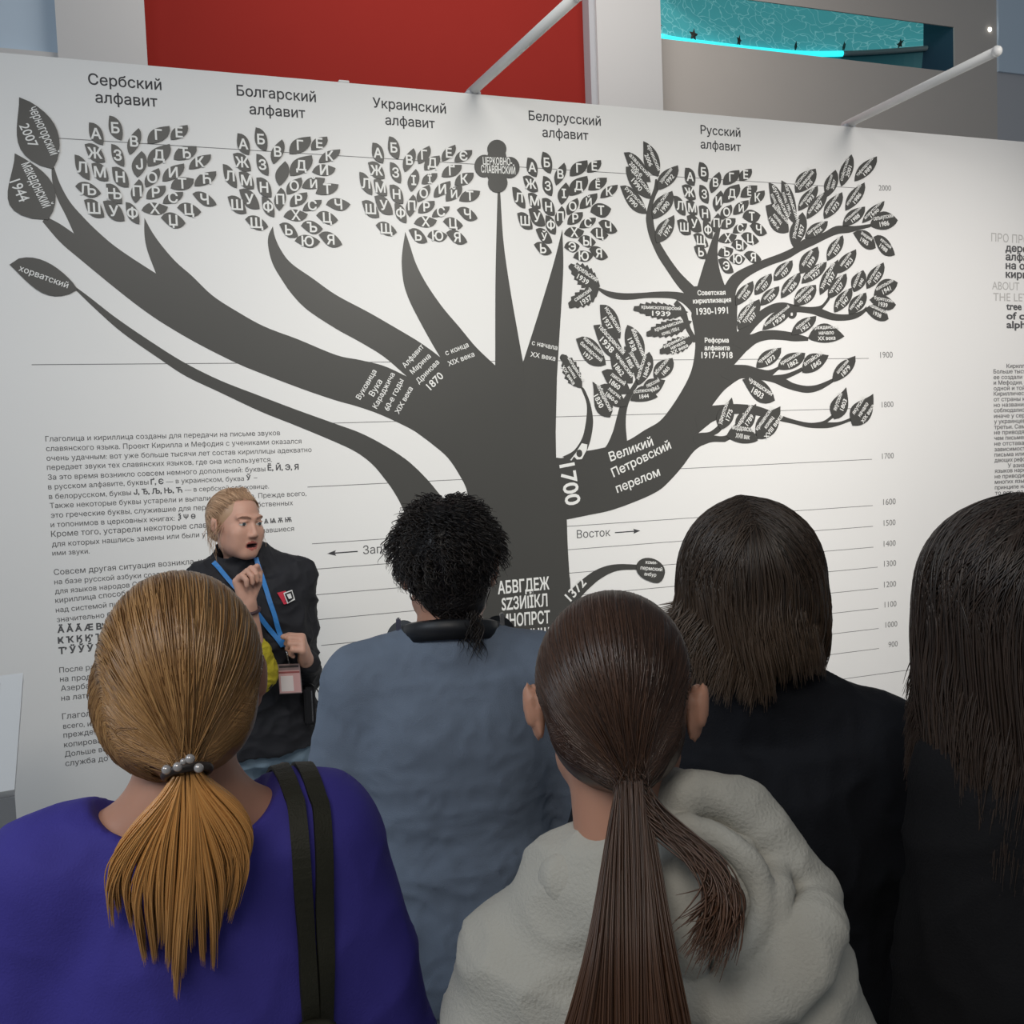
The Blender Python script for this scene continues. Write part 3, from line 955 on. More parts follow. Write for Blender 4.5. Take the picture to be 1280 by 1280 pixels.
LETTER = dict(zip('АБВГДЕЖЗИЙКЛМНОПРСТУФХЦЧШЩЪЫЬЭЮЯЁІЇЄҐЎЈЂЋЉЊЏ',
    'a be ve ge de ye zhe ze i short-i ka el em en o pe er es te u ef kha tse che sha shcha hard-sign yery soft-sign e yu ya yo dotted-i yi ye-open upturned-ge short-u je dje tshe lje nje dzhe'.split()))
CROWNS = [
    ('Serbian', zoomer(80, 130, 6.4), 6.4, 0.0365, {
        'А': (200, 150, 312, 330, 100), 'Б': (362, 95, 460, 293, 100), 'В': (597, 195, 525, 408, 90), 'Г': (843, 178, 668, 318, 110), 'Е': (988, 170, 853, 287, 90),
        'Ж': (165, 325, 328, 465, 105), 'З': (378, 322, 480, 503, 85), 'Ј': (620, 378, 585, 588, 110), 'Д': (845, 322, 672, 500, 125), 'Ђ': (1060, 340, 877, 445, 105),
        'К': (1175, 405, 998, 522, 85), 'Л': (85, 407, 205, 610, 90), 'М': (220, 478, 355, 615, 105), 'Н': (383, 507, 517, 667, 108), 'О': (758, 515, 653, 667, 88),
        'И': (960, 478, 787, 620, 98), 'Ћ': (1217, 540, 1043, 657, 92), 'Љ': (90, 660, 295, 715, 105), 'Њ': (335, 640, 465, 800, 98), 'П': (600, 603, 570, 793, 92),
        'Р': (812, 655, 658, 760, 92), 'Т': (1038, 600, 853, 675, 105), 'С': (953, 705, 790, 797, 78), 'Ч': (1027, 720, 1220, 805, 88), 'Ш': (160, 770, 322, 905, 108),
        'У': (312, 780, 485, 935, 112), 'Ф': (493, 787, 602, 963, 84), 'Х': (832, 825, 620, 852, 95), 'Ц': (905, 830, 1097, 865, 98), 'Џ': (775, 910, 972, 955, 110)}),
    ('Bulgarian', zoomer(270, 150, 7.111), 7.111, 0.0365, {
        'А': (190, 120, 292, 313, 105), 'Б': (352, 68, 445, 280, 105), 'В': (585, 175, 508, 393, 100), 'Г': (838, 150, 652, 303, 125), 'Е': (987, 150, 845, 268, 100),
        'Ж': (150, 303, 310, 453, 115), 'З': (358, 303, 465, 497, 92), '': (613, 368, 563, 587, 110), 'Д': (850, 315, 658, 497, 138), 'К': (1103, 263, 912, 380, 88),
        'И': (1062, 430, 853, 463, 100), 'Л': (60, 393, 185, 607, 92), 'М': (202, 465, 337, 613, 110), 'Н': (358, 515, 492, 688, 112), 'О': (757, 513, 630, 662, 100),
        'Й': (968, 520, 763, 603, 100), 'Т': (1088, 575, 885, 655, 98), 'У': (205, 620, 387, 790, 118), 'Ш': (103, 683, 270, 830, 112), 'Ф': (407, 680, 517, 865, 92),
        'П': (575, 603, 562, 808, 98), 'Р': (808, 645, 657, 770, 100), 'С': (938, 712, 770, 808, 82), 'Ч': (977, 752, 1193, 752, 105), 'Щ': (258, 883, 463, 950, 108),
        'Х': (815, 838, 600, 858, 102), 'Ц': (890, 848, 1083, 893, 102), 'Ъ': (755, 940, 948, 970, 105), 'Ь': (563, 928, 728, 1035, 98), 'Ю': (700, 1075, 925, 1083, 105), 'Я': (912, 1020, 1120, 1108, 110)}),
    ('Ukrainian', zoomer(440, 160, 7.53), 7.53, 0.0365, {
        'А': (192, 140, 290, 335, 105), 'Б': (348, 80, 435, 297, 105), 'В': (577, 192, 497, 417, 98), 'Г': (725, 170, 625, 340, 98), 'Д': (822, 262, 680, 398, 108), 'Е': (968, 160, 847, 315, 88),
        'Є': (1128, 210, 963, 320, 95), 'Ж': (150, 327, 307, 477, 115), 'З': (357, 323, 457, 523, 92), 'І': (597, 388, 557, 602, 98), 'Ї': (800, 427, 655, 527, 88), 'Ґ': (1030, 350, 842, 460, 105),
        'К': (1142, 423, 965, 540, 108), 'Л': (68, 415, 188, 633, 92), 'М': (203, 487, 328, 640, 105), 'Н': (353, 537, 480, 715, 110), 'О': (725, 535, 617, 697, 95), 'И': (923, 500, 770, 655, 98),
        'Й': (1030, 540, 883, 690, 105), 'Т': (1203, 595, 1007, 685, 105), 'У': (210, 643, 383, 815, 118), 'Ш': (92, 690, 255, 842, 112), 'Ф': (400, 707, 510, 897, 92), 'П': (572, 628, 543, 838, 92),
        'Р': (775, 688, 622, 800, 98), 'С': (917, 740, 750, 838, 80), 'Ч': (985, 770, 1180, 853, 102), 'Щ': (222, 915, 420, 985, 108), 'Х': (797, 870, 582, 898, 102), 'Ц': (855, 880, 1043, 922, 102),
        'Ь': (533, 960, 708, 1075, 100), 'Ю': (708, 1020, 897, 1015, 102), 'Я': (885, 985, 1083, 1075, 105)}),
    ('Belarusian', zoomer(630, 180, 8.0), 8.0, 0.0365, {
        'А': (232, 138, 322, 332, 105), 'Б': (383, 80, 463, 297, 105), 'В': (598, 190, 520, 415, 95), 'Г': (830, 165, 657, 322, 118), 'Е': (965, 163, 830, 285, 100), 'Ж': (187, 327, 337, 477, 110),
        'З': (390, 322, 475, 522, 95), 'І': (615, 387, 572, 608, 105), 'Д': (828, 322, 652, 517, 138), 'Ё': (1025, 340, 840, 460, 108), 'К': (1133, 410, 960, 540, 90), 'Л': (80, 432, 210, 645, 98),
        'М': (238, 495, 362, 647, 105), 'Н': (378, 545, 503, 717, 110), 'О': (730, 542, 632, 710, 95), 'Й': (928, 495, 755, 648, 105), 'Т': (860, 680, 1068, 650, 140), 'У': (243, 650, 408, 820, 120),
        'Ш': (130, 693, 283, 850, 115), 'Ф': (415, 715, 512, 907, 95), 'П': (573, 623, 543, 827, 92), 'Р': (783, 683, 633, 805, 102), 'С': (915, 740, 752, 838, 88), 'Ч': (942, 785, 1130, 875, 105),
        'Ў': (315, 853, 480, 988, 102), 'Х': (798, 872, 597, 900, 108), 'Ц': (862, 880, 1040, 917, 108), 'Ы': (738, 965, 915, 985, 110), 'Э': (600, 1035, 753, 1022, 105), 'Ь': (298, 1005, 475, 1090, 102),
        'Ю': (690, 1135, 893, 1110, 108), 'Я': (847, 1050, 1037, 1135, 108)}),
    ('Russian', zoomer(820, 195, 8.0), 8.0, 0.0365, {
        'А': (290, 120, 380, 300, 105), 'Б': (430, 62, 508, 262, 100), 'В': (628, 160, 550, 373, 95), 'Г': (828, 143, 668, 287, 112), 'Е': (950, 130, 830, 247, 95), 'Ж': (257, 297, 393, 435, 105),
        'З': (433, 290, 518, 478, 92), 'И': (643, 347, 597, 557, 98), 'Д': (828, 283, 675, 468, 128), 'Ё': (1007, 297, 843, 412, 105), 'К': (1080, 347, 937, 485, 98), 'Л': (175, 400, 290, 597, 90),
        'М': (300, 450, 408, 590, 100), 'Н': (427, 500, 540, 655, 105), 'О': (747, 488, 650, 637, 92), 'Й': (920, 443, 770, 588, 98), 'Т': (862, 615, 1040, 595, 128), 'У': (305, 600, 450, 757, 115),
        'Ш': (208, 645, 345, 783, 110), 'Ф': (470, 650, 557, 830, 88), 'П': (615, 573, 580, 767, 88), 'Р': (790, 625, 650, 725, 98), 'С': (905, 677, 765, 770, 84), 'Ч': (935, 695, 1105, 775, 102),
        'Щ': (372, 785, 520, 907, 98), 'Х': (803, 793, 620, 850, 100), 'Ц': (848, 795, 1025, 858, 100), 'Ы': (750, 890, 910, 900, 108), 'Ь': (378, 905, 510, 1020, 98), 'Ъ': (768, 930, 615, 990, 102),
        'Ю': (730, 1040, 888, 1028, 102), 'Я': (877, 985, 1050, 1040, 102), 'Э': (620, 1035, 770, 1165, 102)}),
]
for lang, Z, sc, cap, D in CROWNS:
    for ch, (x1, y1, x2, y2, w) in D.items():
        lab = ('dark leaf with white letter %s (%s) in the %s crown' % (ch, LETTER[ch], lang)) if ch else 'dark leaf without any letter in the %s crown' % lang
        leaf(Z(x1, y1), Z(x2, y2), w * 1.06 / sc, ch, lab, '%s crown letter leaves' % lang, bold=0.024, letter=True, lw=cap)

# big outer leaves
gb = 'big leaves on the outer twigs'
leaf((24, 122), (66, 211.5), 45, ['черногорский', '2007'], 'large dark leaf reading chernogorsky 2007 at the outermost twig', gb, ta=0.50, tb=0.62, wa=1.0, wb=1.0, bold=0.01, fill=0.66)
leaf((18.5, 192), (60, 275), 52, ['македонский', '1944'], 'large dark leaf reading makedonsky 1944 under the chernogorsky leaf', gb, ta=0.56, tb=0.64, wa=0.85, wb=1.15, bold=0.01, fill=0.66)
leaf((12, 331), (97, 362), 34, ['хорватский'], 'large dark leaf reading khorvatsky at the lowest limb', gb, ta=0.40, tb=0.60, bold=0.01, fill=0.72)
# clover-shaped church Slavonic sign
CZ = zoomer(560, 160, 10.667)
c = [CZ(648, 285), CZ(480, 510), CZ(820, 530), CZ(660, 735)]
rad = [(127, 125), (130, 150), (130, 142), (130, 130)]
pts = []
ang = [(160, 380), (70, 290), (-110, 110), (-20, 200)]


def arc(i, a0, a1, n=14):
    out = []
    for k in range(n + 1):
        a = math.radians(a0 + (a1 - a0) * k / n)
        x = (c[i][0] - 560) * 10.667 + rad[i][0] * math.cos(a)
        y = (c[i][1] - 160) * 10.667 - rad[i][1] * math.sin(a)
        out.append(W(CZ(x, y)))
    return out


pts = arc(0, 205, -25) + arc(2, 110, -110) + arc(3, 20, -200) + arc(1, -70, -290)
o = slab('clover_sign', pts, 0.0048, M_dark, back=0.0025)
tag(o, 'dark clover-shaped sign reading tserkovno-slavyansky on the straight middle branch', 'sign')
lettering('lettering', [('ЦЕРКОВНО-', CZ(462, 490), CZ(850, 503), 0.02, 0.029), ('СЛАВЯНСКИЙ', CZ(437, 596), CZ(893, 620), 0.02, 0.029)], M_white, o, 0.0056)

# leaves with the names of languages
R5 = RZ
g1 = 'language leaves of the middle shoots'
NL = zoomer(690, 430, 9.143)
leaf(NL(105, 140), NL(340, 505), 21, ['молдавский', 'конец', 'XIX века'], 'toothed dark leaf reading moldavsky beside the trunk', g1, teeth=6, fill=0.74)
branch([[NL(150, 125), NL(110, 118), NL(88, 160), NL(112, 192), NL(125, 175)], [NL(125, 175), NL(112, 160), NL(130, 150), NL(160, 165)]])
leaf(R5(158, 552), R5(357, 725), 22.5, ['карачаево-', 'балкарский', '1937'], 'smooth dark leaf reading karachaevo-balkarsky 1937', g1, fill=0.7)
leaf(R5(275, 462), R5(480, 690), 21, ['табасаранский', '1938'], 'dark leaf reading tabasaransky 1938', g1, fill=0.8)
leaf(R5(318, 325), R5(452, 550), 20, ['ногайский', '1937'], 'dark leaf reading nogaysky 1937, topmost of the middle shoot', g1)
leaf(R5(500, 460), R5(598, 705), 20, ['абазинский', '1938'], 'dark leaf reading abazinsky 1938', g1, ta=0.5, tb=0.5)
leaf(R5(480, 603), R5(582, 800), 18, ['удинский', '1885'], 'dark leaf reading udinsky 1885 below the abazinsky leaf', g1)
leaf(R5(383, 640), R5(535, 848), 21, ['чеченский', '1862'], 'dark leaf reading chechensky 1862', g1)
leaf(R5(330, 768), R5(520, 910), 19, ['лакский', '1860'], 'dark leaf with the year 1860 below the 1862 leaf', g1)
leaf(R5(317, 862), R5(490, 1000), 17, ['лезгин.', '1860-е'], 'dark leaf with the year 1860s above the kabardinsky leaf', g1)
leaf(R5(268, 838), R5(385, 1075), 20, ['кабардинский', '1830'], 'dark leaf reading kabardinsky 1830, lowest of the middle shoot', g1, ta=0.6, tb=0.66, fill=0.74)
leaf(R5(645, 640), R5(575, 862), 18, ['лезгинский', '1860-е'], 'upright dark leaf with the year 1860s at the shoot top', g1)
leaf(R5(800, 680), R5(680, 822), 18, ['абхазский', '1865'], 'dark leaf reading abkhazsky 1865', g1)
leaf(R5(752, 828), R5(600, 905), 18, ['персский', '1865'], 'rounded dark leaf with the year 1865 above the osetinsky leaf', g1, ta=0.55, tb=0.6)
leaf(R5(702, 940), R5(520, 962), 17, ['осетинский', '1844'], 'half-round dark leaf reading osetinsky 1844', g1, ta=0.5, tb=0.52, wa=0.35, wb=1.65)
g2 = 'toothed language leaves'
leaf(R5(108, 66), R5(318, 205), 25, ['карельский', '1939'], 'toothed dark leaf reading karelsky 1939', g2, ta=0.5, tb=0.6, teeth=7)
leaf(R5(113, 345), R5(312, 212), 21, ['саамский', '1937'], 'toothed dark leaf reading saamsky 1937 under the karelsky leaf', g2, teeth=6)
leaf(R5(540, 358), R5(905, 375), 20, ['крымскотатарский', '1939'], 'long toothed dark leaf with the year 1939 under the level branch', g2, teeth=9, fill=0.72)
leaf(R5(628, 532), R5(930, 435), 20, ['крымчакский', 'конец 1930-х'], 'toothed dark leaf reading end of the 1930s beside the reform lettering', g2, teeth=8, fill=0.62)
leaf(R5(718, 650), R5(950, 540), 19, ['караимский', 'начало', 'XX века'], 'lowest toothed dark leaf beside the reform lettering', g2, teeth=7)
g3 = 'language leaves left of the Russian crown'
U = zoomer(765, 170, 8.53)
leaf(U(330, 58), U(490, 435), 17.5, ['арчинский', '2006'], 'dark leaf reading 2006, topmost beside the Russian title', g3, ta=0.5, tb=0.62)
leaf(U(124, 178), U(408, 492), 16, ['ахвахский', '2000-е'], 'dark leaf reading 2000s beside the 2006 leaf', g3)
leaf(U(145, 330), U(412, 672), 17, ['цахурский', '1990'], 'dark leaf reading tsakhursky 1990', g3, ta=0.4, tb=0.5)
leaf(U(84, 535), U(368, 828), 16, ['рутульский', '1990'], 'dark leaf reading rutulsky 1990', g3)
leaf(U(697, 314), U(478, 578), 16, ['удинский', '1992'], 'dark leaf with the year 1992 next to the letter А leaf of the Russian crown', g3)
leaf(U(637, 588), U(432, 888), 18, ['агульский', '1990'], 'dark leaf with the year 1990 next to the letter Л leaf of the Russian crown', g3)
leaf(U(656, 845), U(470, 1140), 17, ['удинский', '1974'], 'dark leaf with the year 1974 next to the letter Ш leaf of the Russian crown', g3, ta=0.5, tb=0.6)
g4 = 'small language leaves of the upper right branch'
P_ = zoomer(960, 190, 7.53)
Q_ = zoomer(900, 170, 5.333)
o5 = 'small dark leaf on the upper right branch, '
leaf(Q_(323, 312), Q_(447, 578), 14.5, ['шугнанский', 'конец 1990-х'], 'long narrow dark leaf beside the letter К leaf of the Russian crown', g4, fill=0.8)
leaf(Q_(408, 298), Q_(503, 588), 14.5, ['язгулямский', 'конец 1990-х'], 'second long narrow dark leaf, farther from the Russian crown', g4, fill=0.8)
leaf(Q_(303, 465), Q_(455, 642), 21, ['ваханский', 'конец', '1990-х'], 'wide dark leaf with three lines beside the letter Ч leaf of the Russian crown', g4)
leaf(P_(443, 158), P_(255, 382), 18, ['русинский', 'словацкий', '1995'], o5 + 'three lines of lettering, above the timeline', g4)
leaf(P_(462, 320), P_(283, 555), 13, ['негидальский', '1993'], o5 + 'just below the three-lined leaf', g4, fill=0.74)
leaf(P_(630, 170), P_(550, 425), 13.5, ['орокский', '2007'], o5 + 'upright, under the two topmost leaves', g4)
leaf(P_(780, 25), P_(688, 325), 13, ['сойотский', '2001'], o5 + 'upright one of the two topmost leaves', g4)
leaf(P_(1020, 43), P_(812, 277), 13.5, ['тофаларский', '1989'], o5 + 'slanted one of the two topmost leaves', g4)
leaf(P_(548, 368), P_(362, 632), 13, ['юкагирский', '1987'], o5 + 'left of the middle pair over the branch', g4)
leaf(P_(692, 380), P_(525, 630), 14.5, ['долганский', '1973'], o5 + 'right of the middle pair over the branch', g4)
leaf(P_(903, 288), P_(727, 553), 13.5, ['нганасанский', '1986'], o5 + 'alone below the slanted top leaf', g4)
leaf(P_(908, 515), P_(700, 698), 14, ['ительменский', '1988'], o5 + 'growing from its thick bend', g4)
leaf(P_(1090, 463), P_(885, 668), 10.5, ['алеутский', '1990'], o5 + 'thin one over the branch tip', g4, fill=0.76)
leaf(P_(1215, 645), P_(955, 692), 20, ['селькупский', '1986'], o5 + 'broad one at the branch tip', g4, ta=0.45, tb=0.5, wa=0.75, wb=1.25)
leaf(Q_(885, 645), Q_(1035, 748), 16, ['энецкий', '1985'], o5 + 'hanging nearest under the branch tip', g4, ta=0.5, tb=0.6, wa=1.2, wb=0.8)
leaf(Q_(1022, 672), Q_(1162, 795), 14.5, ['кетский', '1988'], o5 + 'hanging outermost under the branch tip', g4)
leaf(P_(320, 568), P_(240, 900), 17, ['ульчский', '1957'], o5 + 'upright at its middle, nearest the Russian crown', g4)
leaf(P_(558, 652), P_(345, 810), 13.5, ['цыганский', '1926'], o5 + 'lying along the rise beyond the upright leaf', g4)
g5 = 'small language leaves of the second right branch'
S_ = zoomer(910, 290, 9.85)
T_ = zoomer(1000, 300, 9.85)
o6 = 'small dark leaf under the upper right branch, '
leaf(S_(300, 605), S_(92, 905), 14, ['ненецкий', '1936'], o6 + 'nearest the Sovetskaya lettering', g5)
leaf(S_(527, 512), S_(328, 775), 13.5, ['хантыйский', '1937'], o6 + 'second along it from the trunk', g5)
leaf(S_(785, 350), S_(562, 600), 14, ['мансийский', '1937'], o6 + 'third along it, touching its underside', g5)
leaf(S_(882, 498), S_(650, 815), 13.5, ['эвенкийский', '1936'], o6 + 'with a drooping tip in the middle row', g5)
leaf(S_(622, 668), S_(398, 905), 12.5, ['эвенский', '1936'], o6 + 'below the second one from the trunk', g5)
leaf(S_(380, 828), S_(118, 1200), 18, ['узбекский', 'туркмен.', '1937'], 'dark leaf with three lines low by the trunk fork', g5)
leaf(S_(790, 915), S_(420, 1205), 14, ['азербайджанский', '1939'], 'long dark leaf under the branch with the hook', g5, fill=0.82)
leaf(S_(1097, 182), S_(885, 515), 16.5, ['якутский', '1939'], 'broad slanted dark leaf right under the upper right branch', g5)
leaf(T_(322, 270), T_(15, 535), 13.5, ['корякский', '1937'], 'small dark leaf lying under the broad slanted leaf', g5, fill=0.74)
leaf(S_(1075, 652), S_(812, 905), 17.5, ['марийский', 'татарский', '1939'], 'small dark leaf with three lines standing over the hook', g5)
leaf(Q_(815, 663), Q_(713, 832), 13, ['нанайский', '1937'], 'small dark leaf hanging highest in the outer cluster', g5)
leaf(T_(682, 115), T_(460, 410), 14, ['нивхский', '1953'], 'small dark leaf high in the outer cluster, lower than the highest', g5, ta=0.45, tb=0.6)
leaf(T_(460, 243), T_(243, 678), 13.5, ['удэгейский', '1937'], 'narrow dark leaf pointing down in the outer cluster', g5)
leaf(T_(562, 413), T_(345, 722), 14.5, ['чукотский', '1937'], 'small dark leaf on the short twig of the second right branch', g5)
leaf(T_(628, 588), T_(420, 892), 14, ['уйгурский', '1947'], 'dark leaf standing on the second right branch, inner of a pair', g5)
leaf(T_(805, 648), T_(598, 915), 14.5, ['киргизский', '1940'], 'dark leaf standing on the second right branch, outer of a pair', g5)
leaf(T_(772, 373), T_(660, 640), 15, ['казахский', '1940'], 'dark leaf above the standing pair of the second right branch', g5)
leaf(T_(1022, 278), T_(818, 602), 14, ['дунганский', '1953'], 'slanted dark leaf high at the end of the second right branch', g5)
leaf(T_(1195, 525), T_(905, 685), 17, ['монгольский', '1941'], 'dark leaf at the branch end, top of three pointing outward', g5, ta=0.45, tb=0.5, wa=0.8, wb=1.2)
leaf(T_(1175, 800), T_(855, 735), 16, ['бурятский', '1939'], 'dark leaf at the branch end, middle of three pointing outward', g5, ta=0.4, tb=0.55)
leaf(T_(1083, 975), T_(800, 850), 16.5, ['калмыцкий', '1938'], 'dark leaf at the branch end, bottom of three pointing outward', g5, ta=0.45, tb=0.5, wa=0.7, wb=1.3)
g6 = 'language leaves of the lower right branches'
V_ = zoomer(880, 340, 5.333)
L_ = zoomer(880, 400, 6.4)
N_ = zoomer(880, 480, 5.565)
leaf(V_(745, 293), V_(580, 420), 14, ['курдский', '1921'], 'dark leaf growing up from the branch under the hook', g6)
leaf(V_(932, 430), V_(690, 440), 21, ['гражданский', 'начало', 'XX века'], 'broad dark leaf with three lines at the tip under the hook branch', g6, ta=0.5, tb=0.55, wa=0.55, wb=1.45)
leaf(L_(613, 222), L_(415, 380), 16, ['чувашский', '1873'], 'dark leaf nearest the trunk on the branch level with year 1900', g6)
leaf(L_(806, 264), L_(585, 390), 17, ['кряшенский', '1862'], 'dark leaf second from the trunk on the branch level with year 1900', g6)
leaf(L_(993, 282), L_(785, 420), 19, ['алтайский', '1845'], 'dark leaf third from the trunk on the branch level with year 1900', g6, ta=0.5, tb=0.6, wa=0.7, wb=1.3)
leaf(L_(1206, 287), L_(1025, 495), 15, ['шорский', '1879'], 'dark leaf at the far tip of the branch level with year 1900', g6)
leaf(L_(305, 475), L_(563, 645), 21, ['чувашский', '1803'], 'dark leaf hanging under the branch level with year 1900', g6, ta=0.5, tb=0.6)
leaf(N_(190, 95), N_(112, 318), 18, ['удмуртский', '1775'], 'dark leaf reading 1775 on the lowest branch', g6, ta=0.55, tb=0.64)
leaf(N_(358, 138), N_(230, 335), 19, ['марийский', '1789'], 'dark leaf beside the 1775 leaf on the lowest branch', g6, ta=0.55, tb=0.64)
leaf(N_(527, 155), N_(368, 380), 23, ['кряшенский', 'конец', 'XVIII века'], 'dark leaf with three lines on the lowest branch', g6, ta=0.55, tb=0.62)
leaf(N_(372, 393), N_(152, 362), 23, ['мордовский', 'XVIII век'], 'round-bellied dark leaf hanging under the lowest branch', g6, ta=0.5, tb=0.55, wa=0.45, wb=1.55, shift=0.0)
leaf(N_(985, 24), N_(905, 245), 19, ['якутский', '1803'], 'dark leaf with two lines at the tip of the lowest branch', g6, ta=0.58, tb=0.66)
leaf(N_(1173, 68), N_(1030, 288), 23, ['якутский', 'начало', 'XIX века'], 'outermost dark leaf at the tip of the lowest branch', g6, ta=0.55, tb=0.66)
# oval leaf of the root shoot
K_ = zoomer(690, 690, 8)
pts = []
for k in range(28):
    a = 2 * math.pi * k / 28
    x, y = 148 * math.cos(a), 112 * math.sin(a)
    x += 14 * max(0, math.cos(a)) * max(0, math.sin(a)) * 2
    y += 30 * max(0, math.cos(a)) ** 2 * max(0, math.sin(a)) * 1.5
    r = math.radians(22)
    pts.append(W(K_(982 + x * math.cos(r) - y * math.sin(r), 175 + x * math.sin(r) + y * math.cos(r))))
o = slab('leaf', pts, 0.0048, M_dark, back=0.0025)
tag(o, 'oval dark leaf reading komi-permsky anbur on the root shoot', 'leaf', g1)
lettering('lettering', [('коми-', K_(930, 115), K_(1045, 122), 0.02), ('пермский', K_(878, 172), K_(1095, 192), 0.02), ('анбур', K_(915, 232), K_(1035, 245), 0.02)], M_white, o, 0.0056)


# ------------------------------------------------------------------ lettering on the wall
def wall_text(lines, label, material=None, cat='wall lettering', depth=0.0008):
    o = lettering('wall_lettering', lines, material or M_ink, None, depth)
    tag(o, label, cat)
    return o


t1 = 0.010
wall_text([('Сербский', (110.5, 105.3), (202, 112.7), t1), ('алфавит', (119.5, 128), (197, 133.5), t1)], 'heading Serbsky alfavit above the first letter crown')
wall_text([('Болгарский', (296, 119.3), (395, 127.7), t1), ('алфавит', (312, 142.5), (381.7, 147.7), t1)], 'heading Bolgarsky alfavit under the red panel')
wall_text([('Украинский', (466, 134.2), (557.5, 142), t1), ('алфавит', (481.7, 155.7), (543.7, 160.3), t1)], 'heading Ukrainsky alfavit under the red panel')
wall_text([('Белорусский', (661, 150), (751, 157.2), t1), ('алфавит', (678, 171), (735.5, 175.2), t1)], 'heading Belorussky alfavit below the white pillar')
wall_text([('Русский', (875.7, 167.3), (925.5, 171.3), t1), ('алфавит', (875.7, 185.4), (926, 189.3), t1)], 'heading Russky alfavit above the last letter crown')
wall_text([('Восток', SZ(188, 790), SZ(379, 777))], 'thin word Vostok beside the trunk', M_inkp)
wall_text([('Запад', (454, 692.8), (495, 689.8))], 'thin word Zapad half hidden by the curly-haired man', M_inkp)


def arrow(p0, p1, label):
    a, b = np.array(W(p0)), np.array(W(p1))
    d = (b - a) / np.linalg.norm(b - a)
    n = np.array((-d[1], d[0]))
    P = [a + n * 0.0022, b - d * 0.03 + n * 0.0022, b - d * 0.034 + n * 0.011, b, b - d * 0.034 - n * 0.011, b - d * 0.03 - n * 0.0022, a - n * 0.0022]
    o = mesh_obj('wall_arrow', [(x, WALL_Y - 0.0008, z) for x, z in P], [(6, 5, 4, 3, 2, 1, 0)], M_ink)
    recentre(o)
    tag(o, label, 'arrow')


arrow(SZ(405, 758), SZ(550, 747), 'black arrow on the wall pointing away from the word Vostok')
arrow((447, 689.2), (409, 692), 'black arrow on the wall pointing away from the word Zapad')

# the time scale: a thin rule and its year
YEARS = [(2000, (1083, 235.8), 66, 1083, (1098.4, 238.2), (1113.8, 238.6)), (1900, (1088, 448), 52, 1089, (1100.3, 447.5), (1115.8, 447)),
         (1800, (1037, 511.5), 386, 1078, (1102.2, 509.4), (1116.8, 508.6)), (1700, (1092, 574), 386, 1091, (1102.6, 573.8), (1117.2, 572.8)),
         (1600, (1091, 631.9), 388, 1091, (1104, 631.3), (1119.5, 630.2)), (1500, (1091, 657.9), 389, 1091, (1104.6, 657.3), (1119.3, 656.2)),
         (1400, (1091, 684), 390, 1091, (1104.6, 683.3), (1119.5, 682.1)), (1300, (1096, 709), 391, 1096, (1105, 708.3), (1120, 707.1)),
         (1200, (1096, 735.5), 393, 1096, (1105, 734.4), (1120, 733)), (1100, (1096, 760.5), 394, 1096, (1105.7, 759.4), (1120.5, 757.8)),
         (1000, (1096, 785.8), 395, 1096, (1106.8, 784.6), (1121.5, 783)), (900, (1095, 811), 397, 1096, (1110.5, 809.2), (1122, 807.7)),
         (800, (1139, 837), 700, 1150, None, None)]
for yr, ref, xl, xr, a, b in YEARS:
    z = W(ref)[1]
    x0, x1 = W((xl, 640))[0], W((xr, 640))[0]
    # ends in wall metres: use the picture x at the height of the rule
    for it in range(3):
        pass
    root = empty('timeline_mark', (x1, WALL_Y, z))
    tag(root, 'thin grey rule %s' % ('and small year number %d on the wall time scale' % yr if a else 'without a year number below the year 900'), 'time mark', 'marks of the time scale')
    o = mesh_obj('rule', [(x0 - x1, -0.0005, -0.0013), (0, -0.0005, -0.0013), (0, -0.0005, 0.0013), (x0 - x1, -0.0005, 0.0013)], [(0, 1, 2, 3)], M_rule, root)
    if a:
        lettering('year_number', [(str(yr), a, b, 0.0)], M_year, root, 0.0008)

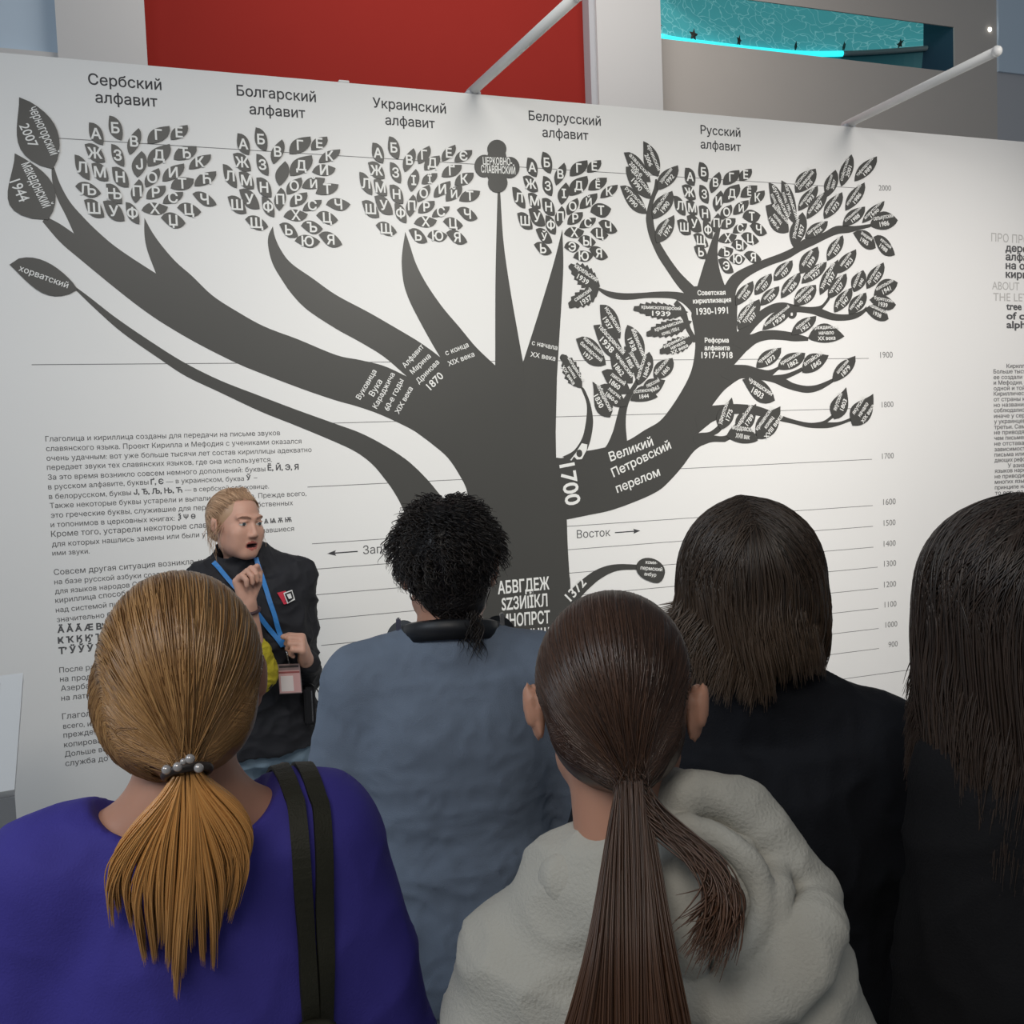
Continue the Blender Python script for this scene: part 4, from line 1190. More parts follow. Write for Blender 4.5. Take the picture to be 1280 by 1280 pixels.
# ---- long text beside the guide
A_ = zoomer(40, 530, 6.095)
B_ = zoomer(200, 530, 6.095)
C_ = zoomer(50, 660, 6.095)
D_ = zoomer(40, 780, 6.4)
bb = 0.03
th = -0.002
wall_text([
    ('Глаголица и кириллица созданы для передачи на письме звуков', A_(103, 133), B_(915, 85), th),
    ('славянского языка. Проект Кирилла и Мефодия с учениками оказался', A_(108, 207), B_(1078, 148), th),
    ('очень удачным: вот уже больше тысячи лет состав кириллицы адекватно', A_(112, 280), B_(1155, 213), th),
    ('передает звуки тех славянских языков, где она используется.', A_(115, 350), B_(853, 288), th),
    ('За это время возникло совсем немного дополнений: буквы', A_(122, 425), B_(803, 360), th), ('Ё, Й, Э, Я', B_(820, 354), B_(1057, 346), bb),
    ('в русском алфавите, буквы', A_(124, 498), A_(888, 460), th), ('Ґ, Є', A_(905, 460), A_(1003, 456), bb), ('— в украинском, буква', A_(1022, 455), B_(640, 432), th),
    ('Ў', B_(658, 428), B_(693, 426), bb), ('–', B_(715, 424), B_(742, 422), th),
    ('в белорусском, буквы', A_(130, 572), A_(755, 541), th), ('Ј, Ђ, Љ, Њ, Ћ', A_(775, 537), A_(1145, 520), bb), ('— в сербской азбуковице.', A_(1163, 518), B_(830, 490), th),
    ('Также некоторые буквы устарели и выпали из алфавита. Прежде всего,', A_(137, 642), B_(1115, 546), th),
    ('это греческие буквы, служившие для передачи имён собственных', A_(145, 715), B_(1013, 618), th),
    ('и топонимов в церковных книгах:', A_(143, 787), A_(1087, 735), th), ('Ѯ Ѱ Ѳ', A_(1113, 727), A_(1247, 719), bb),
    ('Кроме того, устарели некоторые славянские буквы:', A_(147, 860), B_(770, 764), th), ('Ѧ Ѩ Ѫ Ѭ', B_(792, 758), B_(1003, 744), bb),
    ('для которых нашлись замены или были утрачены обозначавшиеся', C_(92, 143), (367.5, 663.5), th),
    ('ими звуки.', C_(95, 210), C_(378, 193), th)], 'upper paragraph of small grey text behind the guide', M_inkp, 'wall text')
wall_text([
    ('Совсем другая ситуация возникла, когда в своё время', C_(107, 358), (339, 697.5), th),
    ('на базе русской азбуки создавались письменности', C_(110, 430), (300, 713), th),
    ('для языков народов СССР. Русская', C_(115, 502), (231, 728), th),
    ('кириллица способна строиться', C_(118, 572), (217, 738), th),
    ('над системой письма и стала', C_(122, 644), (205, 752), th),
    ('значительно богаче и шире', C_(130, 717), (200, 765), th),
    ('Ӓ Ă Ã Ӕ В’', C_(133, 797), C_(486, 769), 0.04), ('Ҝ Ҡ Ӄ Ӄ’ Ҡ', C_(137, 880), C_(484, 848), 0.04), ('Т’ Ӱ Ў Ӯ Ү', C_(143, 960), C_(478, 930), 0.04)],
    'middle paragraph of small grey text ending in rows of bold letters', M_inkp, 'wall text')
wall_text([
    ('После распада СССР', D_(220, 390), (176, 831), th), ('на продолжение', D_(225, 462), (157, 845.6), th), ('Азербайджан', D_(232, 537), (144, 856.8), th), ('на латиницу', D_(235, 614), (137, 869.5), th)],
    'short paragraph of small grey text beside the blonde ponytail woman', M_inkp, 'wall text')
wall_text([
    ('Глаголица', D_(243, 763), (132, 892.6), th), ('всего, из-за', D_(250, 837), (131, 905.7), th), ('прежде всего', D_(253, 910), (147, 914), th), ('копировать', D_(258, 987), D_(622, 942), th),
    ('Дольше всего', D_(263, 1062), D_(700, 1005), th), ('служба до недавнего', D_(268, 1137), (190, 943.5), th)],
    'lowest paragraph of small grey text beside the blonde ponytail woman', M_inkp, 'wall text')
# ---- texts at the far end of the wall
wall_text([('ПРО ПРОИСХОЖДЕНИЕ', (1239, 301.6), (1362, 310), 0.0, 0.041), ('ABOUT', (1240, 361.8), (1274, 363.0), 0.0, 0.041), ('THE LETTERS', (1241.5, 376), (1310, 377.5), 0.0, 0.041)], 'pale thin heading at the far end of the wall', M_inkl)
wall_text([('дерево', (1256.7, 314), (1298, 316.5), 0.03, 0.036), ('алфавитов', (1256.8, 325), (1318, 328), 0.03, 0.036), ('на основе', (1256.9, 336), (1316, 338.5), 0.03, 0.036), ('кириллицы', (1257, 347), (1321, 349.5), 0.03, 0.036),
           ], 'bold dark Russian heading at the far wall end', M_inkp)
wall_text([('tree', (1257.7, 387), (1277, 387.5), 0.03, 0.036), ('of cyrillic', (1257.9, 399), (1311, 399.8), 0.03, 0.036), ('alphabets', (1258, 410), (1313, 410.5), 0.03, 0.036)], 'bold dark English heading tree of cyrillic alphabets at the far wall end', M_inkp)
RL = ['Кириллица сегодня', 'Больше тысячи лет', 'ее создали ученики', 'и Мефодия. Это был', 'одной и той же цел', 'Кириллическая азбу', 'от страны к стране', 'но названия и звук', 'соблюдались тольк', 'иначе у сербов или', 'у украинцев — свои', 'третьи. Сами буквы', 'не приводя, чтобы', 'чем письменность', 'не отставать от св', 'зависимости от эп', 'письма или при по',
      'дающих реформы', 'У азиатских нар', 'языков народов м', 'не приводились в', 'многих языков и', 'принципе написан', 'то есть по звуку']
RY = [128, 172, 218, 262, 307, 350, 395, 440, 483, 528, 572, 617, 660, 705, 750, 795, 838, 882, 925, 968, 1012, 1056, 1100, 1144]
ls = []
for i, (s, y) in enumerate(zip(RL, RY)):
    x0 = 585 + y * 0.012 + (105 if i in (0, 18) else 0)
    ww = len(s) * 3.55
    yy = 440 + y / 6.4
    sl = -(yy - 425) * 0.00026
    ls.append((s, (1150 + x0 / 6.4, yy), (1150 + x0 / 6.4 + ww, yy + ww * sl), 0.012, 0.0205))
wall_text(ls, 'dense narrow column of small grey text at the far wall end', M_inkp, 'wall text')
# ================================================================== people: shaping tools
class Field:
    """A distance field on a grid; parts are blended in, then the surface is drawn as quads."""

    def __init__(self, lo, hi, h):
        self.lo, self.h = np.array(lo, float), h
        self.n = np.ceil((np.array(hi) - self.lo) / h).astype(int) + 1
        self.F = np.full(tuple(self.n), 0.25, np.float32)
        self.ax = [self.lo[i] + h * np.arange(self.n[i]) for i in range(3)]

    def _block(self, lo, hi, pad):
        sl = []
        for i in range(3):
            a = int(np.floor((lo[i] - pad - self.lo[i]) / self.h))
            b = int(np.ceil((hi[i] + pad - self.lo[i]) / self.h)) + 1
            sl.append(slice(max(0, a), max(1, min(int(self.n[i]), b))))
        X = self.ax[0][sl[0]][:, None, None]
        Y = self.ax[1][sl[1]][None, :, None]
        Z = self.ax[2][sl[2]][None, None, :]
        return tuple(sl), X, Y, Z

    def _mix(self, sl, d, k, sub=False):
        a = self.F[sl]
        if sub:
            d = -d
            h = np.clip(0.5 - 0.5 * (a - d) / k, 0, 1)
            self.F[sl] = a * (1 - h) + d * h + k * h * (1 - h)
        else:
            h = np.clip(0.5 + 0.5 * (a - d) / k, 0, 1)
            self.F[sl] = a * (1 - h) + d * h - k * h * (1 - h)

    def cap(self, a, b, ra, rb=None, k=0.012, sub=False, flat=None):
        """Tapered limb from a to b. flat=(axis vector, factor) squeezes it across that axis."""
        rb = ra if rb is None else rb
        a, b = np.array(a, float), np.array(b, float)
        r = max(ra, rb)
        sl, X, Y, Z = self._block(np.minimum(a, b) - r, np.maximum(a, b) + r, k + 2 * self.h + 0.01)
        ba = b - a
        L2 = float(ba @ ba) + 1e-12
        dx, dy, dz = X - a[0], Y - a[1], Z - a[2]
        t = np.clip((dx * ba[0] + dy * ba[1] + dz * ba[2]) / L2, 0, 1)
        ex, ey, ez = dx - t * ba[0], dy - t * ba[1], dz - t * ba[2]
        d2 = ex * ex + ey * ey + ez * ez
        if flat is not None:
            v = np.array(flat[0], float)
            v /= np.linalg.norm(v)
            c = ex * v[0] + ey * v[1] + ez * v[2]
            d2 = d2 + c * c * (flat[1] ** 2 - 1)
        d = np.sqrt(d2) - (ra + (rb - ra) * t)
        self._mix(sl, d, k, sub)

    def ell(self, c, r, k=0.012, R=None, sub=False):
        c, r = np.array(c, float), np.array(r, float)
        m = float(r.max()) if R is not None else r
        sl, X, Y, Z = self._block(c - m, c + m, k + 2 * self.h + 0.01)
        dx, dy, dz = X - c[0], Y - c[1], Z - c[2]
        if R is not None:
            R = np.array(R)
            dx, dy, dz = (R[0, 0] * dx + R[1, 0] * dy + R[2, 0] * dz, R[0, 1] * dx + R[1, 1] * dy + R[2, 1] * dz, R[0, 2] * dx + R[1, 2] * dy + R[2, 2] * dz)
        k0 = np.sqrt((dx / r[0]) ** 2 + (dy / r[1]) ** 2 + (dz / r[2]) ** 2)
        k1 = np.sqrt((dx / r[0] ** 2) ** 2 + (dy / r[1] ** 2) ** 2 + (dz / r[2] ** 2) ** 2) + 1e-9
        self._mix(sl, k0 * (k0 - 1) / k1, k, sub)

    def loft(self, rings, k=0.02, e=2.3, sub=False):
        """rings: (z, cx, cy, rx, ry), a trunk of oval sections."""
        rings = sorted(rings)
        A = np.array(rings, float)
        z0, z1 = A[0, 0], A[-1, 0]
        mr = max(A[:, 3].max(), A[:, 4].max())
        sl, X, Y, Z = self._block((A[:, 1].min() - mr, A[:, 2].min() - mr, z0), (A[:, 1].max() + mr, A[:, 2].max() + mr, z1), k + 2 * self.h + 0.01)
        zz = Z.ravel()
        zc = np.clip(zz, z0, z1)
        # smooth interpolation of the sections
        P = []
        for j in range(1, 5):
            i = np.clip(np.searchsorted(A[:, 0], zc) - 1, 0, len(A) - 2)
            t = (zc - A[i, 0]) / (A[i + 1, 0] - A[i, 0])
            m = np.gradient(A[:, j], A[:, 0])
            hh = A[i + 1, 0] - A[i, 0]
            P.append((2 * t ** 3 - 3 * t ** 2 + 1) * A[i, j] + (t ** 3 - 2 * t ** 2 + t) * hh * m[i] + (-2 * t ** 3 + 3 * t ** 2) * A[i + 1, j] + (t ** 3 - t ** 2) * hh * m[i + 1])
        cx, cy, rx, ry = (p[None, None, :] for p in P)
        q = (np.abs((X - cx) / rx) ** e + np.abs((Y - cy) / ry) ** e) ** (1 / e)
        d = (q - 1) * np.minimum(rx, ry)
        dz = np.maximum(z0 - Z, Z - z1)
        d = np.where(dz > 0, np.sqrt(np.maximum(d, 0) ** 2 + dz ** 2), np.maximum(d, dz))
        self._mix(sl, d, k, sub)

    def surface(self, smooth=1):
        F, h = self.F, self.h
        S = F < 0
        nx, ny, nz = F.shape
        corner = [(i, j, l) for i in (0, 1) for j in (0, 1) for l in (0, 1)]
        cnt = np.zeros((nx - 1, ny - 1, nz - 1), np.int8)
        for i, j, l in corner:
            cnt += S[i:nx - 1 + i, j:ny - 1 + j, l:nz - 1 + l]
        mask = (cnt > 0) & (cnt < 8)
        I, J, K = np.nonzero(mask)
        idx = np.full(mask.shape, -1, np.int64)
        idx[I, J, K] = np.arange(len(I))
        vals = {c: F[I + c[0], J + c[1], K + c[2]] for c in corner}
        acc = np.zeros((len(I), 3))
        num = np.zeros(len(I))
        for a in corner:
            for axx in range(3):
                if a[axx] == 0:
                    b = tuple(1 if q == axx else a[q] for q in range(3))
                    va, vb = vals[a], vals[b]
                    cr = (va < 0) != (vb < 0)
                    t = np.where(cr, va / np.where(np.abs(va - vb) < 1e-9, 1e-9, va - vb), 0)
                    p = np.array(a, float)[None, :].repeat(len(I), 0)
                    p[:, axx] += t
                    acc[cr] += p[cr]
                    num[cr] += 1
        V = self.lo + h * (np.stack((I, J, K), 1) + acc / num[:, None])
        Q = []
        for axx in range(3):
            o1, o2 = [(1, 2), (2, 0), (0, 1)][axx]
            sA = [slice(1, -1)] * 3
            sA[axx] = slice(0, F.shape[axx] - 1)
            sB = [slice(1, -1)] * 3
            sB[axx] = slice(1, F.shape[axx])
            A, B = S[tuple(sA)], S[tuple(sB)]
            for flip in (False, True):
                m = (A & ~B) if not flip else (~A & B)
                P = np.stack(np.nonzero(m), 1)
                if not len(P):
                    continue
                off = np.ones(3, int)
                off[axx] = 0
                P = P + off
                e1 = np.zeros(3, int)
                e1[o1] = 1
                e2 = np.zeros(3, int)
                e2[o2] = 1
                q = [P - e1 - e2, P - e2, P, P - e1]
                ids = np.stack([idx[p[:, 0], p[:, 1], p[:, 2]] for p in q], 1)
                if flip:
                    ids = ids[:, ::-1]
                Q.append(ids)
        Q = np.concatenate(Q)
        Q = Q[(Q >= 0).all(1)]
        for _ in range(smooth):
            V = relax(V, Q, 0.5)
        return V, Q


def relax(V, Q, f=0.5):
    e = np.concatenate([Q[:, [0, 1]], Q[:, [1, 2]], Q[:, [2, 3]], Q[:, [3, 0]]])
    s = np.zeros_like(V)
    n = np.zeros(len(V))
    for a, b in ((0, 1), (1, 0)):
        for c in range(3):
            s[:, c] += np.bincount(e[:, a], V[e[:, b], c], len(V))
        n += np.bincount(e[:, a], minlength=len(V))
    n = np.maximum(n, 1)
    return V * (1 - f) + f * s / n[:, None]


def vnormals(V, Q):
    d1 = V[Q[:, 2]] - V[Q[:, 0]]
    d2 = V[Q[:, 3]] - V[Q[:, 1]]
    fn = np.cross(d1, d2)
    N = np.zeros_like(V)
    for i in range(4):
        for c in range(3):
            N[:, c] += np.bincount(Q[:, i], fn[:, c], len(V))
    return N / (np.linalg.norm(N, axis=1)[:, None] + 1e-12)


def np_mesh(name, V, Q, material, parent=None):
    V = np.asarray(V, np.float32)
    Q = np.asarray(Q, np.int32)
    k = Q.shape[1]
    me = bpy.data.meshes.new(name)
    me.vertices.add(len(V))
    me.vertices.foreach_set('co', V.ravel())
    me.loops.add(Q.size)
    me.loops.foreach_set('vertex_index', Q.ravel())
    me.polygons.add(len(Q))
    me.polygons.foreach_set('loop_start', np.arange(0, Q.size, k, dtype=np.int32))
    me.polygons.foreach_set('use_smooth', np.ones(len(Q), bool))
    for m_ in (material if isinstance(material, (list, tuple)) else [material]):
        me.materials.append(m_)
    me.update(calc_edges=True)
    me.validate()
    o = bpy.data.objects.new(name, me)
    COL.objects.link(o)
    if parent:
        o.parent = parent
    return o


def ridge(P, freq, seed=0.0):
    """Soft crease pattern, -1..1, from layered noise."""
    out = np.empty(len(P))
    fx, fy, fz = freq
    nz_ = noise.noise
    for i, p in enumerate(P):
        out[i] = nz_((p[0] * fx + seed, p[1] * fy + seed * 1.7, p[2] * fz - seed))
    return out


def wrinkle(V, Q, layers):
    """layers: (amplitude, (fx, fy, fz), seed[, weight function of V])"""
    N = vnormals(V, Q)
    for l in layers:
        r = ridge(V, l[1], l[2])
        r = 1 - 2 * np.abs(r) ** 0.8 * 1.6
        w = l[3](V) if len(l) > 3 else 1.0
        V = V + N * (l[0] * np.clip(r, -1, 1) * w)[:, None]
    return V


def rotz(a):
    c, s = math.cos(a), math.sin(a)
    return np.array([[c, -s, 0], [s, c, 0], [0, 0, 1]])


def rotx(a):
    c, s = math.cos(a), math.sin(a)
    return np.array([[1, 0, 0], [0, c, -s], [0, s, c]])


def roty(a):
    c, s = math.cos(a), math.sin(a)
    return np.array([[c, 0, s], [0, 1, 0], [-s, 0, c]])


class Placed:
    """Maps head or hand coordinates into the body's own coordinates."""

    def __init__(self, o, R, s=1.0):
        self.o, self.R, self.s = np.array(o, float), np.array(R, float), s

    def __call__(self, p):
        return self.o + self.R @ (np.array(p, float) * self.s)


def add_head(f, T, female=True, mouth_open=0.0, ears=1.0):
    s, R = T.s, T.R
    E = lambda c, r, k=0.012, rr=None, sub=False: f.ell(T(c), np.array(r) * s, k, R if rr is None else R @ rr, sub)
    C = lambda a, b, ra, rb, k=0.01, sub=False: f.cap(T(a), T(b), ra * s, rb * s, k, sub)
    E((0, -0.014, 0.032), (0.0745, 0.095, 0.083), 0.02)
    E((0, 0.026, -0.028), (0.063, 0.066, 0.078) if female else (0.061, 0.066, 0.080), 0.025)
    E((0, 0.030, -0.070), (0.050, 0.052, 0.038), 0.02)
    E((0, 0.064, -0.095) if female else (0, 0.066, -0.100), (0.019, 0.018, 0.015) if female else (0.021, 0.019, 0.016), 0.02)
    for q in (-1, 1):
        E((q * 0.040, 0.062, -0.024), (0.022, 0.020, 0.020), 0.018)
        C((q * (0.045 if female else 0.050), 0.006, -0.058), (q * 0.018, 0.064, -0.093 if female else -0.098), 0.013 if female else 0.015, 0.010, 0.028)
        E((q * 0.036, 0.052, -0.052), (0.022, 0.024, 0.030), 0.02)
        C((q * 0.012, 0.0885, 0.026), (q * 0.046, 0.073, 0.028), 0.0062 if female else 0.0075, 0.006, 0.014)
        E((q * 0.031, 0.094, 0.007), (0.017, 0.011, 0.0095), 0.008, None, True)
        E((q * 0.031, 0.0765, 0.007), (0.0125, 0.0125, 0.0115), 0.002)
        C((q * 0.019, 0.0885, 0.0155), (q * 0.044, 0.0815, 0.0135), 0.0035, 0.0035, 0.003)
        E((q * 0.011, 0.096, -0.034), (0.0075, 0.009, 0.0065), 0.005)
        if ears:
            e = ears
            rr = rotz(q * -0.45) @ rotx(-0.15)
            E((q * (0.077 + 0.003 * e), -0.006, -0.006), (0.0065, 0.019, 0.031), 0.004, rr)
            E((q * (0.083 + 0.004 * e), -0.013, 0.003), (0.0055, 0.011, 0.024), 0.005, rr)
            E((q * (0.0885 + 0.003 * e), 0.000, -0.004), (0.004, 0.008, 0.016), 0.004, rr, True)
    C((0, 0.086, 0.018), (0, 0.1035 if female else 0.1075, -0.028), 0.0062, 0.0095, 0.011)
    mo = mouth_open
    if mo:
        E((0, 0.088, -0.0665), (0.019, 0.016, 0.0045 + 0.006 * mo), 0.004, None, True)
    C((-0.017, 0.0835, -0.0605 + 0.003 * mo), (0.017, 0.0835, -0.0605 + 0.003 * mo), 0.0048, 0.0048, 0.006)
    C((-0.014, 0.0815, -0.0715 - 0.005 * mo), (0.014, 0.0815, -0.0715 - 0.005 * mo), 0.0055, 0.0055, 0.006)


def add_hand(f, wrist, direction, palm, curl=0.5, side=1, s=1.0):
    """wrist point, pointing direction, palm-facing normal; curl 0 flat .. 1 fist; side +1: thumb to the cross(direction, palm) side."""
    d = np.array(direction, float)
    d /= np.linalg.norm(d)
    n = np.array(palm, float)
    n -= d * (n @ d)
    n /= np.linalg.norm(n)
    t = np.cross(d, n) * side            # towards the thumb
    w = np.array(wrist, float)
    P = lambda a, b, c: w + (d * a + t * b + n * c) * s
    f.cap(P(0.0, 0, 0), P(0.03, 0, 0), 0.024 * s, 0.028 * s, 0.012, flat=(n, 1.35))
    for b, L in ((0.026, 0.080), (0.009, 0.084), (-0.009, 0.080), (-0.026, 0.072)):
        f.cap(P(0.022, b * 0.7, 0), P(L, b, 0), 0.0145 * s, 0.0125 * s, 0.010)
    for (b, L, ln) in ((0.027, 0.082, 0.92), (0.009, 0.087, 1.0), (-0.009, 0.082, 0.94), (-0.026, 0.074, 0.76)):
        p = np.array((L, b, 0.0))
        a = 0.15
        segs = [0.040 * ln, 0.026 * ln, 0.021 * ln]
        r0 = 0.0098
        for i, sg in enumerate(segs):
            a += curl * (1.25, 1.55, 1.0)[i]
            q = p + np.array((math.cos(a) * sg, 0.0, math.sin(a) * sg))
            f.cap(P(*p), P(*q), r0 * s, (r0 - 0.0009) * s, 0.002)
            p, r0 = q, r0 - 0.0008
    p0, p1 = np.array((0.022, 0.022, 0.006)), np.array((0.052, 0.046, 0.018))
    f.cap(P(*p0), P(*p1), 0.015 * s, 0.012 * s, 0.008)
    p2 = p1 + np.array((0.030, 0.006 - 0.018 * curl, 0.012 + 0.012 * curl))
    f.cap(P(*p1), P(*p2), 0.0112 * s, 0.0105 * s, 0.003)
    p3 = p2 + np.array((0.020, -0.008 - 0.014 * curl, 0.006 + 0.01 * curl))
    f.cap(P(*p2), P(*p3), 0.0102 * s, 0.009 * s, 0.003)


M_skin = mat('skin', (0.46, 0.24, 0.165), 0.5, 0.35, 0.06, 40, sss=0.12)
M_skin_pale = mat('pale_skin', (0.56, 0.32, 0.24), 0.48, 0.35, 0.07, 35, sss=0.12)
M_lip = mat('lips', (0.40, 0.12, 0.10), 0.4, 0.4)
M_mouth = mat('dark_mouth', (0.035, 0.012, 0.012), 0.6)
M_eyew = mat('eye_white', (0.55, 0.53, 0.50), 0.2)
M_iris = mat('iris', (0.05, 0.07, 0.08), 0.2)
M_shoe = mat('black_shoe_leather', (0.02, 0.02, 0.022), 0.4)


class Person:
    """Body measures in the person's own frame: +y ahead, z up, feet at z = 0."""

    def __init__(self, name_label, px, depth, top_px, hair=0.012, turn=0.0, head_turn=0.0, head_tilt=0.0, head_roll=0.0, face_camera=False,
                 sh_z=None, sh_w=0.175, build=1.0, head_s=1.0, neck_r=0.05, head_off=(0, 0), neck_back=0.0):
        P = at_depth(px, top_px, depth)
        self.H = P.z - hair
        self.s = self.H / 1.70
        a = math.atan2((P - EYE).x, (P - EYE).y)
        self.phi = a + turn + (math.pi if face_camera else 0)
        self.root = empty('person', (P.x, P.y, 0), -self.phi)
        tag(self.root, name_label, 'person')
        bpy.context.view_layer.update()
        self.M = Matrix.Translation((P.x, P.y, 0)) @ Matrix.Rotation(-self.phi, 4, 'Z')
        self.Mi = self.M.inverted()
        s = self.s
        self.build = build
        self.sh_z = sh_z if sh_z else 1.385 * s
        self.sh_w = sh_w
        hs = head_s * (0.97 if s < 0.98 else 1.0)
        self.head_h = 0.115 * hs
        self.hz = self.H - 0.115 * hs
        hR = rotz(-head_turn) @ rotx(-head_tilt) @ roty(head_roll)
        self.head = Placed((head_off[0], head_off[1], self.hz), hR, hs)
        self.neck_r = neck_r
        self.neck_base = np.array((0, -0.035 - neck_back, self.sh_z + 0.045))
        self.arms = {}
        self.hips = 0.93 * s

    def L(self, px, py, d):
        """picture point at a depth, in the person's own frame"""
        return np.array(self.Mi @ at_depth(px, py, d))

    def arm(self, side, elbow, wrist, hand_dir=None, palm=None, curl=0.5, thumb=1, shoulder=None):
        sh = np.array((side * self.sh_w, -0.012, self.sh_z)) if shoulder is None else np.array(shoulder, float)
        self.arms[side] = (sh, np.array(elbow, float), np.array(wrist, float), hand_dir, palm, curl, thumb)

    def torso_rings(self, g=0.0, z0=None, flare=0.0):
        s, b = self.s, self.build
        sz = self.sh_z
        w = self.sh_w
        R = [(0.80 * s, 0, -0.005, 0.165 * b, 0.115 * b), (0.90 * s, 0, -0.008, 0.172 * b, 0.118 * b), (1.02 * s, 0, 0.0, 0.150 * b, 0.105 * b), (1.13 * s, 0, 0.005, 0.142 * b, 0.103 * b),
             (sz - 0.14, 0, 0.004, 0.158 * b, 0.112 * b), (sz - 0.05, 0, -0.006, w * 0.93, 0.102 * b), (sz + 0.015, 0, -0.015, w * 0.78, 0.078)]
        R = [(z, cx, cy, rx + g, ry + g) for z, cx, cy, rx, ry in R]
        if z0 is not None:
            R = [r for r in R if r[0] > z0 + 0.02]
            r = R[0]
            R = [(z0, 0, r[2], r[3] + flare, r[4] + flare)] + R
        return R

    def body(self, h=0.005, skin=None, female=True, mouth_open=0.0, ears=1.0):
        s = self.s
        xs = [self.sh_w + 0.12] + [max(abs(a[1][0]), abs(a[2][0])) + 0.15 for a in self.arms.values()]
        ys = [0.2] + [max(abs(a[1][1]), abs(a[2][1])) + 0.16 for a in self.arms.values()]
        f = Field((-max(xs), -max(ys), -0.02), (max(xs), max(ys), self.H + 0.03), h)
        f.loft(self.torso_rings(-0.012), 0.02)
        for q in (-1, 1):
            f.cap((q * 0.085, -0.005, 0.86 * s), (q * 0.095, 0.012, 0.48 * s), 0.078, 0.05, 0.03)
            f.cap((q * 0.095, 0.012, 0.48 * s), (q * 0.10, -0.02, 0.09), 0.05, 0.034, 0.02)
            f.cap((q * 0.10, -0.03, 0.045), (q * 0.105, 0.13, 0.03), 0.034, 0.028, 0.02)
            f.cap((0, -0.03, self.sh_z + 0.06), (q * (self.sh_w - 0.02), -0.015, self.sh_z), 0.045, 0.048, 0.04)
        nb, hd = self.neck_base, self.head
        f.cap(nb, hd((0, -0.022, -0.055)), self.neck_r * 1.06, self.neck_r * 0.98, 0.03)
        for q, (sh, el, wr, hdir, palm, curl, th) in self.arms.items():
            f.cap(sh, el, 0.046, 0.036, 0.03)
            f.cap(el, wr, 0.037, 0.025, 0.015)
            if hdir is None:
                hdir, palm = wr - el, (-q, 0, 0)
            add_hand(f, wr, hdir, palm, curl, th, s if female else s * 1.05)
        add_head(f, hd, female, mouth_open, ears)
        V, Q = f.surface(1)
        o = np_mesh('body', V, Q, [skin or M_skin, M_lip, M_mouth, M_eyew, M_iris], self.root)
        # lips, mouth and eyes by place
        c = V[Q].mean(1)
        u = ((c - hd.o) @ hd.R) / hd.s
        mi = np.zeros(len(Q), np.int32)
        mo = mouth_open
        lip = (np.abs(u[:, 0]) < 0.0225) & (u[:, 1] > 0.068) & (np.abs(u[:, 2] + 0.066 + 0.001 * mo) < 0.0105 + 0.005 * mo - 0.012 * (np.abs(u[:, 0]) / 0.0225) ** 2 * 0.7)
        mi[lip] = 1
        if mo:
            mi[lip & (np.abs(u[:, 2] + 0.0668) < 0.0016 + 0.0052 * mo) & (np.abs(u[:, 0]) < 0.0185)] = 2
        for q in (-1, 1):
            r = np.sqrt((u[:, 0] - q * 0.031) ** 2 + ((u[:, 2] - 0.0050) * 2.5) ** 2)
            eye = (u[:, 1] > 0.076) & (r < 0.0125)
            mi[eye] = 3
            mi[eye & (np.hypot(u[:, 0] - q * 0.0315, u[:, 2] - 0.006) < 0.0064)] = 4
        o.data.polygons.foreach_set('material_index', mi)
        self.body_obj = o
        return o

    def shoes(self):
        s = self.s
        for q in (-1, 1):
            f = Field((-0.25, -0.16, -0.012), (0.25, 0.28, 0.16), 0.006)
            f.cap((q * 0.10, -0.035, 0.048), (q * 0.105, 0.14, 0.034), 0.044, 0.036, 0.02)
            f.cap((q * 0.10, -0.03, 0.05), (q * 0.10, -0.022, 0.10), 0.043, 0.04, 0.02)
            f.ell((q * 0.10, 0.05, -0.06), (0.3, 0.4, 0.06), 0.004, sub=True)
            V, Q = f.surface(1)
            np_mesh('shoe', V, Q, M_shoe, self.root)

    def trousers(self, material, h=0.007, ease=0.012, z_top=None, layers=None):
        s = self.s
        zt = z_top or 0.98 * s
        f = Field((-0.34, -0.26, 0.02), (0.34, 0.26, zt + 0.05), h)
        R = self.torso_rings(ease)
        f.loft([(z, a, b, c, d) for z, a, b, c, d in R if z < zt] , 0.02)
        for q in (-1, 1):
            f.cap((q * 0.085, -0.005, 0.85 * s), (q * 0.095, 0.012, 0.48 * s), 0.088 + ease * 0.4, 0.064 + ease * 0.4, 0.03)
            f.cap((q * 0.095, 0.012, 0.48 * s), (q * 0.10, -0.02, 0.085), 0.062 + ease * 0.4, 0.054, 0.02)
        V, Q = f.surface(2)
        V = wrinkle(V, Q, layers or [(0.003, (9, 9, 14), 3.1), (0.0018, (26, 26, 30), 7.7)])
        return np_mesh('trousers', V, Q, material, self.root)

    def top(self, name, material, ease=0.014, hem=None, sleeve=(0.020, 0.018), cuff=1.0, h=0.006, layers=None, flare=0.0, slope=0.055, neck=None, extra=None, bare=(), elbow_extra=0.0, smooth=2):
        """Upper garment: trunk, sloping shoulders, sleeves to a share cuff of the forearm; neck=(centre, radii) cuts the neckline."""
        s = self.s
        hem = hem or 0.80 * s
        xs = [self.sh_w + 0.16] + [max(abs(a[1][0]), abs(a[2][0])) + 0.12 for a in self.arms.values()]
        ys = [0.24] + [max(abs(a[1][1]), abs(a[2][1])) + 0.12 for a in self.arms.values()]
        zl = min([hem] + [min(a[1][2], a[2][2]) for a in self.arms.values()]) - 0.1
        f = Field((-max(xs), -max(ys), zl), (max(xs), max(ys), self.sh_z + 0.26), h)
        f.loft(self.torso_rings(ease, hem, flare), 0.02)
        for q in (-1, 1):
            f.cap((q * 0.01, -0.03, self.sh_z + slope), (q * (self.sh_w - 0.015), -0.014, self.sh_z + 0.004), 0.045 + ease, 0.050 + ease, 0.045)
